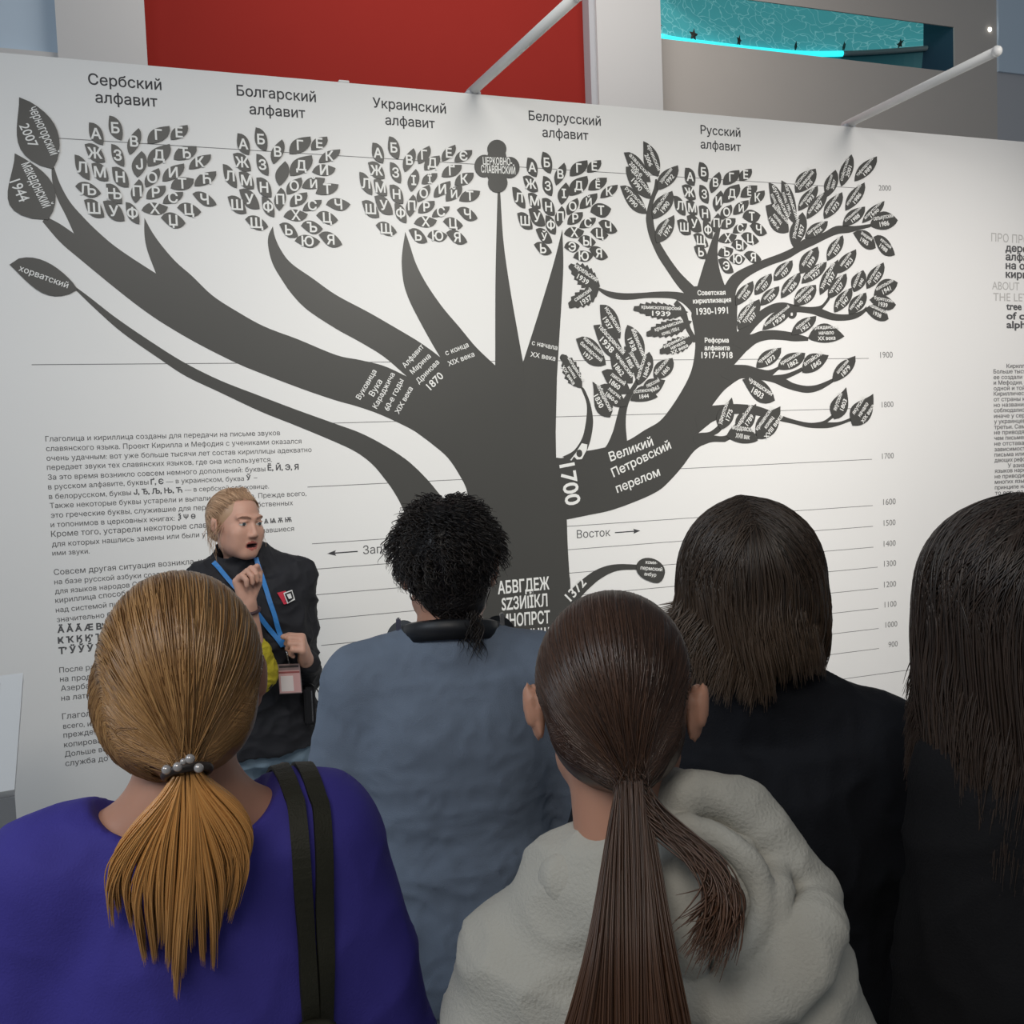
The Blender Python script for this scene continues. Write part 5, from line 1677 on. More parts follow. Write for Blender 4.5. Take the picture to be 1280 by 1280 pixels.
        for q, (sh, el, wr, *_r) in self.arms.items():
            f.cap(sh, el, 0.046 + sleeve[0] * 1.1, 0.038 + sleeve[0] + elbow_extra, 0.035)
            c = cuff if isinstance(cuff, (int, float)) else cuff[q]
            if c > 0:
                e = el + (wr - el) * c
                f.cap(el, e, 0.038 + sleeve[1] + elbow_extra, 0.038 + sleeve[1] + (0.026 + sleeve[1] * 0.8 - 0.038 - sleeve[1]) * c, 0.015)
        if extra:
            extra(f)
        if neck:
            f.ell(neck[0], neck[1], 0.006, neck[2] if len(neck) > 2 else None, sub=True)
        V, Q = f.surface(smooth)
        if layers is None:
            layers = [(0.004, (7, 7, 10), 1.3), (0.002, (22, 22, 16), 5.2)]
        V = wrinkle(V, Q, layers)
        o = np_mesh(name, V, Q, material, self.root)
        return o

    def bvh(self, o):
        me = o.data
        n = len(me.vertices)
        v = np.zeros(n * 3)
        me.vertices.foreach_get('co', v)
        v = v.reshape(-1, 3)
        return BVHTree.FromPolygons([tuple(self.M @ Vector(p)) for p in v], [tuple(p.vertices) for p in me.polygons])


def on_tree(bvh, px, py, off=0.003, fallback=None):
    d = ray(px, py).normalized()
    hit = bvh.ray_cast(EYE, d)
    if hit[0] is None:
        return fallback
    return hit[0] + hit[1] * off


# ------------------------------------------------------------------ hair
def strand_mesh(name, paths, radii, material, parent, sides=4, tones=None, along=None, extra=None, flat=0.6):
    """paths (S, M, 3); radii (M,) or (S, M). One mesh of tapering locks; 'tone' carries the shade of each lock (r) and how far along it is (g)."""
    P = np.asarray(paths, float)
    S, Mn, _ = P.shape
    T = np.gradient(P, axis=1)
    T /= np.linalg.norm(T, axis=2, keepdims=True) + 1e-12
    A = np.empty_like(T)
    ref = np.tile(np.array((0.31, 0.92, 0.21)), (S, 1))
    for j in range(Mn):
        ref = ref - T[:, j] * np.sum(ref * T[:, j], 1, keepdims=True)
        ref = ref / (np.linalg.norm(ref, axis=1, keepdims=True) + 1e-9)
        A[:, j] = ref
    B = np.cross(T, A)
    R = np.broadcast_to(np.asarray(radii, float), (S, Mn))
    V = np.empty((S, Mn, sides, 3))
    for k in range(sides):
        a = 2 * math.pi * k / sides
        V[:, :, k] = P + A * (R * math.cos(a))[..., None] + B * (R * math.sin(a) * flat)[..., None]
    base = (np.arange(S)[:, None] * Mn + np.arange(Mn - 1)[None, :]) * sides
    Q = []
    for k in range(sides):
        k2 = (k + 1) % sides
        Q.append(np.stack((base + k, base + k2, base + sides + k2, base + sides + k), -1).reshape(-1, 4))
    Q = np.concatenate(Q)
    Vf = V.reshape(-1, 3)
    rng = np.random.default_rng(len(Vf))
    tone = (rng.random(S) if tones is None else tones)[:, None, None].repeat(Mn, 1).repeat(sides, 2)
    g = (np.linspace(0, 1, Mn) if along is None else along)
    g = np.broadcast_to(g, (S, Mn))[:, :, None].repeat(sides, 2)
    col = np.stack((tone.ravel(), g.ravel(), np.zeros(tone.size), np.ones(tone.size)), 1)
    if extra is not None:
        eV, eQ, etone, ealong = extra
        Q = np.concatenate((Q, eQ + len(Vf)))
        Vf = np.concatenate((Vf, eV))
        n = len(eV)
        ec = np.stack((np.full(n, etone), np.full(n, ealong), np.zeros(n), np.ones(n)), 1)
        col = np.concatenate((col, ec))
    o = np_mesh(name, Vf, Q, material, parent)
    at = o.data.color_attributes.new('tone', 'FLOAT_COLOR', 'POINT')
    at.data.foreach_set('color', col.astype(np.float32).ravel())
    return o


def slerp_paths(d0, d1, n):
    """Great-circle directions from d0 (S,3) to d1 (S,3)."""
    d0 = d0 / np.linalg.norm(d0, axis=1, keepdims=True)
    d1 = d1 / np.linalg.norm(d1, axis=1, keepdims=True)
    om = np.arccos(np.clip(np.sum(d0 * d1, 1), -0.9999, 0.9999))[:, None, None]
    t = np.linspace(0, 1, n)[None, :, None]
    return (np.sin((1 - t) * om) * d0[:, None] + np.sin(t * om) * d1[:, None]) / np.sin(om)


def to_frame(T, P):
    return T.o + (np.asarray(P) * T.s) @ T.R.T


def scalp(T, r, c=(0, -0.014, 0.03), h=0.006, cuts=(), adds=()):
    """Solid cap of hair in the body frame, its shape given in head coordinates."""
    f = Field((-0.16, -0.18, -0.20), (0.16, 0.16, 0.19), h)
    f.ell(c, r, 0.01)
    for a in adds:
        a(f)
    for a in cuts:
        a(f)
    V, Q = f.surface(1)
    return to_frame(T, V), Q


print('shaping tools ready')
# ================================================================== people
def ribbon(name, pts, normals, width, thick, material, parent=None, inv=None):
    """A flat strap along pts lying on a surface with the given normals (world), width across."""
    n = len(pts)
    V, F = [], []
    for i in range(n):
        t = (pts[min(i + 1, n - 1)] - pts[max(i - 1, 0)]).normalized()
        sd = t.cross(normals[i]).normalized()
        w = width[i] if isinstance(width, (list, tuple)) else width
        for a, b in ((-1, 0), (1, 0), (1, 1), (-1, 1)):
            V.append(pts[i] + sd * a * w / 2 + normals[i] * b * thick)
    for i in range(n - 1):
        for k in range(4):
            F.append((i * 4 + k, i * 4 + (k + 1) % 4, i * 4 + 4 + (k + 1) % 4, i * 4 + 4 + k))
    F.append((3, 2, 1, 0))
    F.append(tuple((n - 1) * 4 + k for k in range(4)))
    if inv is not None:
        V = [inv @ v for v in V]
    return mesh_obj(name, V, F, material, parent, smooth=False)


def surf(bvh, px, py):
    d = ray(px, py).normalized()
    h = bvh.ray_cast(EYE, d)
    if h[0] is None:
        return None, None
    n = h[1] if h[1].dot(d) < 0 else -h[1]
    return h[0], n


def strap_on(bvh, pix, off, avg=True):
    P, N = [], []
    for x, y in smooth_path(pix, 5):
        p, n = surf(bvh, x, y)
        if p is not None:
            P.append(p)
            N.append(n)
    for _ in range(3):
        P = [P[0]] + [(P[i - 1] + P[i] * 2 + P[i + 1]) / 4 for i in range(1, len(P) - 1)] + [P[-1]]
        N = [N[0]] + [((N[i - 1] + N[i] * 2 + N[i + 1]) / 4).normalized() for i in range(1, len(N) - 1)] + [N[-1]]
    return [p + n * off for p, n in zip(P, N)], N


rng = np.random.default_rng(11)


def hairline(az, back=0.0):
    """elevation of the hairline seen from the middle of the head, by azimuth from the front"""
    a = np.abs(az)
    return np.interp(a, [0, 0.6, 1.1, 1.5, 1.9, 2.3, 3.2], [0.62, 0.58, 0.33, 0.08, -0.15, -0.45, -0.80])


def dirs(az, el):
    return np.stack((np.sin(az) * np.cos(el), np.cos(az) * np.cos(el), np.sin(el)), -1)


def pulled_back(P, n, cen, rad, tie, off=0.004, M=18, jitter=0.010, low=0.0, side_cov=2.2):
    """Locks running over the skull from the hairline to the hair tie."""
    az = rng.uniform(-side_cov, side_cov, n)
    el = hairline(az) + rng.uniform(0, 0.25, n) ** 1.0
    el = el - abs(low) * rng.random(n) * np.clip(((-az if low > 0 else np.abs(az)) - 0.75) * 2.0, 0, 1)
    d0 = dirs(az, el)
    tv = (np.array(tie) - np.array(cen)) / np.array(rad)
    d1 = tv[None] / np.linalg.norm(tv) + rng.normal(0, 0.06, (n, 3))
    gm = np.abs(az) * 0.80
    dm = np.stack((np.sign(az) * np.sin(gm), np.full(n, -0.40), np.cos(gm)), 1)
    tt = np.linspace(0, 1, M)[None, :, None]
    D = (1 - tt) ** 2 * d0[:, None] + 2 * tt * (1 - tt) * 1.5 * dm[:, None] + tt ** 2 * d1[:, None]
    D /= np.linalg.norm(D, axis=2, keepdims=True)
    st = rng.uniform(0, 0.45, n) * (rng.random(n) < 0.5)
    # start part of the locks farther back so that the crown is covered evenly
    t = st[:, None] + (1 - st[:, None]) * np.linspace(0, 1, M)[None]
    ii = np.clip(t * (M - 1), 0, M - 1.001)
    i0 = ii.astype(int)
    fr = (ii - i0)[..., None]
    r_ = np.arange(n)[:, None]
    D = D[r_, i0] * (1 - fr) + D[r_, np.minimum(i0 + 1, M - 1)] * fr
    L = rng.uniform(-0.6, 1.4, n)[:, None, None] * off
    pts = np.array(cen) + D * (np.array(rad) + L)
    w = np.linspace(0, 1, M)[None, :, None] ** 5
    tgt = np.array(tie) + rng.normal(0, jitter * 0.45, (n, 3))
    pts = pts * (1 - w) + tgt[:, None] * w
    return to_frame(P.head, pts)


def drape(paths, cV, cQ, lo=0.0006, hi=0.0028, last=None):
    """Lift locks that dip into the cap of hair back to just above its surface."""
    bv = BVHTree.FromPolygons([tuple(v) for v in cV], [tuple(q) for q in cQ])
    S, M = paths.shape[:2]
    out = paths.copy()
    lift = rng.uniform(lo, hi, S)
    for i in range(S):
        for j in range(M if last is None else last):
            p = Vector(out[i, j])
            h, n_, _i, dist = bv.find_nearest(p, 0.05)
            if h is None:
                continue
            if (p - h).dot(n_) < lift[i]:
                out[i, j] = h + n_ * lift[i]
    k = out[:, 1:-1] * 0.5 + (out[:, :-2] + out[:, 2:]) * 0.25
    out[:, 1:-1] = k
    return out


# ------------------------------------------------------------------ the guide by the wall
M_jacket = mat('black_jacket_cloth', (0.016, 0.0165, 0.021), 0.75, 0.3, 0.15, 60, 0.15, 500)
M_yellow = mat('yellow_knit', (0.46, 0.38, 0.03), 0.8, 0.2, 0.1, 40, 0.6, 260)
M_jeans_l = mat('pale_blue_denim', (0.20, 0.28, 0.36), 0.8, 0.2, 0.22, 22, 0.3, 400)
M_lanyard = mat('blue_lanyard', (0.035, 0.19, 0.50), 0.45, 0.4, 0.15, 80)
M_navy = mat('navy_scarf', (0.015, 0.028, 0.075), 0.8, 0.2, 0.2, 40)
M_silver = mat('silver_metal', (0.55, 0.55, 0.56), 0.25, 0.5, metal=1.0)

G = Person('person in black jacket speaking before the wall text, one fist raised to the chin', 309, 3.3, 607, hair=0.014,
           face_camera=True, turn=-0.22, head_turn=-0.40, head_tilt=0.02, head_roll=-0.05, sh_z=1.365, sh_w=0.145, head_off=(0.045, 0.02), neck_r=0.048, head_s=0.97)
cr = np.array(G.Mi.to_3x3() @ RGT)
cf = np.array(G.Mi.to_3x3() @ FWD)
e_, w_ = G.L(321, 842, 3.11), G.L(310, 754, 3.04)
G.arm(1, e_, w_, G.L(297, 702, 3.04) - w_, cr * 1.0 - cf * 0.5, 0.85, 1)
e2, w2 = G.L(379, 846, 3.42), G.L(382, 824, 3.22)
G.arm(-1, e2, w2, G.L(376, 797, 3.15) - w2, -cr - cf * 0.2, 0.9, -1)
G.body(0.0035, M_skin_pale, True, mouth_open=0.95, ears=0.8)
G.shoes()
tr = G.trousers(M_jeans_l, ease=0.004, z_top=0.90, layers=[(0.005, (9, 9, 16), 3.1), (0.002, (26, 26, 30), 7.7)])


def collar(f, P=G):
    b = P.neck_base
    h = P.head((0, -0.02, -0.07))
    u = (h - b)
    u /= np.linalg.norm(u)
    f.cap(b + u * 0.00, b + u * 0.085, 0.078, 0.072, 0.02)
    f.cap(b + u * 0.06, b + u * 0.16, 0.060, 0.066, 0.006, sub=True)
    f.cap(b + u * 0.10 + np.array((-0.01, 0.085, 0.0)), b + u * 0.03 + np.array((-0.01, 0.105, 0.0)), 0.030, 0.014, 0.006, sub=True)


jk = G.top('jacket', M_jacket, 0.026, hem=0.84 * G.s, sleeve=(0.016, 0.016), cuff={1: 0.0, -1: 0.80}, h=0.005, flare=0.005, slope=0.05, extra=collar,
           layers=[(0.006, (8, 8, 13), 2.3), (0.003, (20, 20, 22), 9.2)])
f = Field((-0.5, -0.3, e_[2] - 0.15), (0.5, 0.6, e_[2] + 0.25), 0.004)
f.cap(e_ + (G.arms[1][0] - e_) * 0.12, e_ + (w_ - e_) * 0.02, 0.064, 0.062, 0.01)
f.cap(e_ + (w_ - e_) * 0.0, e_ + (w_ - e_) * 0.28, 0.060, 0.052, 0.01)
V, Q = f.surface(1)
V = wrinkle(V, Q, [(0.003, (30, 30, 60), 4.0)])
np_mesh('sweater_sleeve', V, Q, M_yellow, G.root)
# wrist watch
wc = w_ + (e_ - w_) * 0.10
ud = (e_ - w_) / np.linalg.norm(e_ - w_)
a1 = np.cross(ud, cf)
a1 /= np.linalg.norm(a1)
a2 = np.cross(ud, a1)
tube('wrist_watch', [Vector(wc + (a1 * math.cos(t) + a2 * math.sin(t)) * 0.031) for t in np.linspace(0, 2 * math.pi, 20)[:-1]], 0.0055, mat('dark_watch_strap', (0.05, 0.025, 0.03), 0.5), G.root, 8, True)
# hair drawn back
M_blond = hair_mat('blonde_hair', (0.30, 0.175, 0.10), (0.62, 0.42, 0.27), (0.60, 0.42, 0.29), 0.42)
cen, rad = np.array((0, -0.020, 0.030)), np.array((0.081, 0.101, 0.091))
face_cut = lambda z=0.0: (lambda f: f.ell((0, 0.115, -0.045 + z), (0.092, 0.088, 0.113), 0.012, sub=True))
lowcut = lambda f: f.ell((0, 0.05, -0.13), (0.2, 0.11, 0.075), 0.01, sub=True)
cV, cQ = scalp(G.head, rad - 0.002, cen, 0.0045, cuts=[lambda f: f.ell((0, 0.125, -0.045), (0.074, 0.088, 0.118), 0.012, sub=True), lowcut, lambda f: f.ell((0.085, 0.012, -0.035), (0.03, 0.03, 0.04), 0.006, sub=True)], adds=[lambda f: f.ell((0, -0.095, -0.02), (0.045, 0.035, 0.045), 0.02)])
tie = np.array((0.01, -0.115, -0.035))
pt1 = drape(pulled_back(G, 2200, cen, rad, tie, 0.003, low=-0.55), cV, cQ)
# loose wisps by the neck and around the brow
wis = []
for i in range(40):
    q = 1 if i % 3 else -1
    a = np.array((q * rng.uniform(0.066, 0.082), rng.uniform(-0.04, 0.03), rng.uniform(-0.02, 0.03)))
    b = a + np.array((q * rng.uniform(0.0, 0.022), rng.uniform(-0.03, 0.01), -rng.uniform(0.05, 0.12)))
    t = np.linspace(0, 1, 18)[:, None]
    wis.append(a + (b - a) * t + np.array((q * 0.014, 0, 0)) * np.sin(t * math.pi) + np.array((0.004, 0.004, 0)) * np.sin(t * 9 + i))
for i in range(60):
    az = rng.uniform(-1.2, 1.2)
    d0 = dirs(np.array([az]), np.array([0.75 + rng.uniform(0, .4)]))
    d1 = dirs(np.array([az * 1.4 + rng.normal(0, .3)]), np.array([1.3]))
    D = slerp_paths(d0, d1, 18)[0]
    wis.append(cen + D * (rad + 0.004 + 0.010 * np.sin(np.linspace(0, math.pi, 18))[:, None] * rng.random()))
pt2 = to_frame(G.head, np.array(wis))
taper = np.interp(np.linspace(0, 1, 18), [0, 0.1, 0.8, 1], [0.5, 1, 1, 0.35])
strand_mesh('hair', np.concatenate((pt1, pt2)), np.concatenate((np.tile(taper * 0.0014, (len(pt1), 1)), np.tile(taper * 0.0010, (len(pt2), 1)))), M_blond, G.root, 4,
            along=np.zeros(18), extra=(cV, cQ, 0.35, 0.0))
M_brow = mat('brown_eyebrow', (0.24, 0.13, 0.085), 0.8)
for q in (-1, 1):
    V = [G.head((q * x, y, z)) for x, y, z in ((0.012, 0.0985, 0.0255), (0.026, 0.0975, 0.0305), (0.040, 0.0885, 0.031), (0.049, 0.078, 0.026))]
    tube('eyebrow', [Vector(v) for v in V], [0.0014, 0.0022, 0.0018, 0.0008], M_brow, G.root, 6)

jb = G.bvh(jk)
# navy scarf showing at the collar
# logo patch on the jacket
def patch(name, quad, material, off=0.002, parent=None):
    P = []
    for x, y in quad:
        p, n = surf(jb, x, y)
        P.append(p + n * off)
    return mesh_obj(name, [G.Mi @ p for p in P], [(0, 1, 2, 3)], material, parent or G.root)


q0 = [(345.5, 741.5), (354, 739), (360, 752), (354, 754)]
pr = patch('badge_patch', [(345.5, 741.5), (356, 739), (361, 753.5), (354, 755)], mat('red_patch', (0.55, 0.03, 0.06), 0.6), 0.0045)
pw = patch('badge_patch', [(353, 741.5), (363.5, 738), (367.5, 750), (357.5, 754)], mat('white_patch', (0.7, 0.7, 0.7), 0.6), 0.006)
pk = patch('badge_patch', [(354.6, 742.6), (362.8, 739.8), (366, 749.3), (358.4, 752.4)], M_black, 0.0068)
pw2 = patch('badge_patch', [(357, 744), (361.5, 742.6), (363.4, 748.8), (359.4, 750.2)], MATS['white_patch'], 0.0076)

# lanyard with the visitor badge
lan = empty('lanyard_badge', (0, 0, 0))
tag(lan, 'blue lanyard with a pink visitor badge hanging on the black jacket', 'lanyard')
P1, N1 = strap_on(jb, [(319, 697), (324, 712), (332, 738), (341, 766), (349, 790), (354, 806)], 0.006)
P2, N2 = strap_on(jb, [(268, 704), (282, 722), (300, 742), (318, 762), (336, 786), (352, 806)], 0.006)
lan.location = P1[-1]
li = Matrix.Translation(-lan.location)
ribbon('strap', P1, N1, 0.015, 0.0015, M_lanyard, lan, li)
ribbon('strap', P2, N2, 0.015, 0.0015, M_lanyard, lan, li)
cpt, cn = surf(jb, 358, 822)
hang = P1[-1]
top = at_depth(361, 830, (hang - EYE).dot(FWD) - 0.012)
tube('clip', [hang - lan.location, (hang + top) / 2 + Vector((0.003, 0, 0)) - lan.location, top - lan.location], 0.0028, M_silver, lan, 8)
dz = (top - EYE).dot(FWD) - 0.02
cs = [at_depth(x, y, dz + dd) for x, y, dd in ((347, 830.5, 0.002), (374.5, 829.5, 0.0), (377.5, 866, -0.004), (349.5, 867.5, -0.002))]
bn = (cs[1] - cs[0]).cross(cs[3] - cs[0]).normalized()
bn = bn if bn.dot(FWD) < 0 else -bn


def card(name, u0, v0, u1, v1, material, off, thick=0.002, parent=lan):
    def at(u, v):
        return cs[0] * (1 - u) * (1 - v) + cs[1] * u * (1 - v) + cs[2] * u * v + cs[3] * (1 - u) * v
    C = [at(u0, v0), at(u1, v0), at(u1, v1), at(u0, v1)]
    V = [c + bn * off for c in C] + [c + bn * (off - thick) for c in C]
    return mesh_obj(name, [v - lan.location for v in V], [(0, 3, 2, 1), (4, 5, 6, 7), (0, 1, 5, 4), (1, 2, 6, 5), (2, 3, 7, 6), (3, 0, 4, 7)], material, parent)


card('badge_holder', 0, 0, 1, 1, mat('clear_badge_plastic', (0.30, 0.22, 0.22), 0.25), 0.0, 0.003)
card('badge_card', 0.03, 0.22, 0.97, 0.97, mat('pink_card', (0.60, 0.36, 0.36), 0.5), 0.0008, 0.001)
card('badge_label', 0.10, 0.40, 0.66, 0.92, mat('white_card', (0.72, 0.66, 0.66), 0.5), 0.0016, 0.001)
card('badge_slot', 0.06, 0.05, 0.94, 0.12, mat('dark_badge_bar', (0.06, 0.05, 0.055), 0.4), 0.0008, 0.001)
card('badge_stripe', 0.03, 0.25, 0.97, 0.31, mat('red_stripe', (0.30, 0.09, 0.09), 0.5), 0.0016, 0.001)
# radio pouch at the hip
pp = at_depth(386.5, 880, 3.30)
pouch = empty('radio_pouch', pp, -YAW + 0.25)
tag(pouch, 'black radio pouch with looped cable at the hip of the guide', 'radio pouch')
bm = bmesh.new()
box(bm, (-0.017, -0.03, -0.062), (0.017, 0.03, 0.060), 0.006)
bm_obj('pouch_body', bm, M_black, pouch)
bm = bmesh.new()
box(bm, (0.006, -0.033, -0.05), (0.010, -0.029, 0.05), 0.001)
bm_obj('metal_edge', bm, M_silver, pouch)
pi = Matrix.Rotation(YAW - 0.25, 4, 'Z') @ Matrix.Translation(-pp)
tube('cable', [pi @ Vector(at_depth(x, y, d)) for x, y, d in [tuple(p) for p in smooth_path([(383, 856.5, 3.28), (389, 855, 3.27), (397, 863, 3.27), (402, 876, 3.27), (402.5, 884, 3.28), (399, 888, 3.29), (392, 887, 3.29)], 5)]], 0.0022, M_black, pouch, 6)

# ------------------------------------------------------------------ woman with the reddish-blonde ponytail
M_blue = mat('violet_blue_jersey', (0.048, 0.040, 0.275), 0.75, 0.25, 0.10, 30, 0.2, 450)
M_dark_trs = mat('dark_trousers', (0.02, 0.02, 0.025), 0.8, 0.2, 0.2, 40)
M_strap = mat('olive_black_strap', (0.021, 0.021, 0.013), 0.6, 0.3, 0.2, 60, 0.3, 500)
M_redblond = hair_mat('reddish_blonde_hair', (0.15, 0.072, 0.026), (0.44, 0.25, 0.10), (0.60, 0.29, 0.085), 0.33)

A = Person('person in a violet-blue jersey with a reddish-blonde ponytail, seen from behind', 217, 1.08, 712, hair=0.012, turn=0.0, head_turn=-0.06, sh_z=1.345, sh_w=0.136, neck_r=0.047, neck_back=-0.005, build=1.02)
for q in (-1, 1):
    A.arm(q, (q * 0.208, -0.01, A.sh_z - 0.29), (q * 0.13, 0.20, A.sh_z - 0.36), None, None, 0.5, -q)
A.body(0.005, M_skin, True)
A.shoes()
A.trousers(M_dark_trs)
nbk = A.neck_base
jsy = A.top('jersey', M_blue, 0.016, hem=0.78 * A.s, sleeve=(0.022, 0.020), cuff=0.96, h=0.006, slope=0.045, elbow_extra=0.004,
            neck=((0, -0.03, A.sh_z + 0.105), (0.098, 0.105, 0.080)), layers=[(0.0035, (5, 5, 8), 4.3), (0.0016, (18, 18, 12), 8.2)])
cen, rad = np.array((0, -0.022, 0.026)), np.array((0.0825, 0.106, 0.099))
cV, cQ = scalp(A.head, rad - 0.002, cen, 0.005, cuts=[face_cut(), lambda f: f.ell((0.088, 0.010, -0.035), (0.032, 0.034, 0.046), 0.006, sub=True), ],
               adds=[lambda f: f.ell((-0.018, -0.025, -0.016), (0.066, 0.074, 0.056), 0.02), lambda f: f.ell((-0.078, -0.004, -0.004), (0.014, 0.030, 0.040), 0.012), lambda f: f.ell((-0.004, -0.048, -0.026), (0.072, 0.064, 0.060), 0.03), lambda f: f.ell((-0.004, -0.100, -0.048), (0.028, 0.024, 0.024), 0.02)])
tie = np.array((-0.006, -0.124, -0.054))
pt1 = pulled_back(A, 5200, cen, rad, tie, 0.0025, M=20, jitter=0.010, low=0.75, side_cov=2.75)
pt1 = drape(pt1, cV, cQ)
tp20 = np.interp(np.linspace(0, 1, 20), [0, 0.1, 0.8, 1], [0.4, 1, 1, 0.6])
al = np.clip(np.linspace(0, 1, 20) * 0.1, 0, 1)
strand_mesh('hair', pt1, np.tile(tp20 * 0.0010, (len(pt1), 1)), M_redblond, A.root, 3, along=al, extra=(cV, cQ, 0.3, 0.0))
# ponytail fanning out over the back
tw = A.head(tie)
n = 3000
u = rng.uniform(-1, 1, n)
dep = rng.uniform(0, 1, n)
clump = np.round(u * 8) / 8
cl = (np.sin(clump * 37.0) * 0.5 + 0.5)
ln = 0.212 * (1 - 0.34 * np.abs(u + 0.05) ** 1.6) * (0.80 + 0.20 * cl) * rng.uniform(0.80, 1.0, n)
M_ = 18
t = np.linspace(0, 1, M_)[None, :]
sp = np.interp(t, [0, 0.08, 0.35, 0.65, 1.0], [0.010, 0.013, 0.046, 0.068, 0.060])
cf_ = np.interp(t, [0, 0.35, 1], [0.1, 0.35, 0.80])
u2t = u[:, None] * (1 - cf_) + clump[:, None] * cf_ + rng.normal(0, 0.02, n)[:, None]
u2 = u
X = tw[0] + u2t * sp - 0.012 * t + 0.003 * np.sin(t * 5 + clump[:, None] * 7)
Y = tw[1] - 0.012 - (0.022 * np.sin(np.clip(t * 1.2, 0, 1) * math.pi * 0.5)) - (dep[:, None] - 0.5) * np.interp(t, [0, 0.3, 1], [0.016, 0.030, 0.022]) + 0.012 * t + 0.018 * np.abs(u2[:, None]) * t
Z = tw[2] - 0.004 - ln[:, None] * t * (1 - 0.05 * np.abs(u2[:, None]) * t)
tl = np.stack((X, Y, Z), -1)
for _ in range(6):
    tl[:, 1:-1] = tl[:, 1:-1] * 0.5 + (tl[:, :-2] + tl[:, 2:]) * 0.25
tpr = np.interp(np.linspace(0, 1, M_), [0, 0.15, 0.75, 1], [0.8, 1, 0.9, 0.15])
strand_mesh('ponytail', tl, tpr * 0.0013, M_redblond, A.root, 3, along=np.interp(np.linspace(0, 1, M_), [0, 0.1, 0.5, 0.8, 1], [0.85, 1.0, 0.85, 0.5, 0.35]))
# hair tie with pearls
nrm = np.array((0.05, -0.55, -0.83))
a1 = np.array((1, 0, 0.05))
a2 = np.cross(nrm, a1)
a2 /= np.linalg.norm(a2)
tc_ = tw + np.array((0, -0.008, -0.004))
ht = tube('hair_tie', [Vector(tc_ + a1 * math.cos(t) * 0.020 + a2 * math.sin(t) * 0.014) for t in np.linspace(0, 2 * math.pi, 25)[:-1]], 0.0045, mat('dark_hair_tie', (0.03, 0.022, 0.02), 0.5), A.root, 8, True)
M_pearl = mat('pearl_bead', (0.42, 0.40, 0.40), 0.18, 0.6, metal=0.35)
Ti = A.root
for i, (ppx, ppy) in enumerate([(208, 962), (222, 958.5), (237.5, 948.5), (248.5, 960), (229, 952)]):
    wl = A.L(ppx, ppy, (A.M @ Vector(tc_) - EYE).dot(FWD) - 0.026)
    bm = bmesh.new()
    bmesh.ops.create_uvsphere(bm, u_segments=14, v_segments=10, radius=0.0045 if i < 4 else 0.003)
    b_ = bm_obj('pearl', bm, M_pearl, ht, True)
    b_.location = Vector(wl)

# shoulder bag: two straps over the shoulder, bag at the back
jb2 = A.bvh(jsy)
bag = empty('shoulder_bag', (0, 0, 0))
tag(bag, 'olive-black shoulder bag with two straps on the violet-blue jersey', 'bag')
PS = []
for pix in ([(366, 998), (371, 1010), (376, 1060), (378, 1120), (380, 1180), (384, 1240), (387, 1310)], [(396, 1001), (400, 1012), (403, 1060), (404, 1120), (405, 1180), (404, 1240), (402, 1310)]):
    PS.append(strap_on(jb2, pix, 0.003))
bag.location = PS[0][0][-1]
bi = Matrix.Translation(-bag.location)
for (P_, N_) in PS:
    # carry each strap over the shoulder to the front
    x_, y_ = (A.Mi @ P_[0])[0], (A.Mi @ P_[0])[1]
    fp, fn = [], []
    for k in range(8, 0, -1):
        hit = jb2.ray_cast(A.M @ Vector((x_ - 0.001 * k, y_ + 0.012 * k, A.sh_z + 0.25)), Vector((0, 0, -1)))
        if hit[0] is not None:
            nn2 = hit[1] if hit[1].z > 0 else -hit[1]
            fp.append(hit[0] + nn2 * 0.003)
            fn.append(nn2)
    PP, NN = fp + P_, fn + N_
    for _ in range(2):
        PP = [PP[0]] + [(PP[i - 1] + PP[i] * 2 + PP[i + 1]) / 4 for i in range(1, len(PP) - 1)] + [PP[-1]]
        NN = [NN[0]] + [((NN[i - 1] + NN[i] * 2 + NN[i + 1]) / 4).normalized() for i in range(1, len(NN) - 1)] + [NN[-1]]
    ribbon('strap', PP, NN, 0.0185, 0.004, M_strap, bag, bi)
# bag body below the straps
lc = A.Mi @ ((PS[0][0][-1] + PS[1][0][-1]) / 2)
f = Field((lc[0] - 0.18, lc[1] - 0.17, lc[2] - 0.38), (lc[0] + 0.16, lc[1] + 0.06, lc[2] + 0.08), 0.006)
f.cap((lc[0] - 0.012, lc[1] - 0.018, lc[2] + 0.035), (lc[0] + 0.012, lc[1] - 0.018, lc[2] + 0.03), 0.010, 0.010, 0.03)
f.cap((lc[0] - 0.015, lc[1] - 0.024, lc[2] - 0.03), (lc[0] + 0.03, lc[1] - 0.024, lc[2] - 0.03), 0.018, 0.018, 0.05)
f.cap((lc[0] - 0.07, lc[1] - 0.062, lc[2] - 0.15), (lc[0] + 0.02, lc[1] - 0.062, lc[2] - 0.15), 0.034, 0.034, 0.09)
f.cap((lc[0] - 0.08, lc[1] - 0.074, lc[2] - 0.28), (lc[0] + 0.02, lc[1] - 0.074, lc[2] - 0.28), 0.036, 0.036, 0.06)
f.cap((lc[0] - 0.01, lc[1] - 0.048, lc[2] - 0.06), (lc[0] - 0.02, lc[1] - 0.072, lc[2] - 0.26), 0.03, 0.034, 0.05)
V, Q = f.surface(2)
bo = np_mesh('bag_body', V, Q, M_strap, None)
bo.parent = bag
bo.matrix_parent_inverse = Matrix.Identity(4)
bo.matrix_local = bi @ A.M

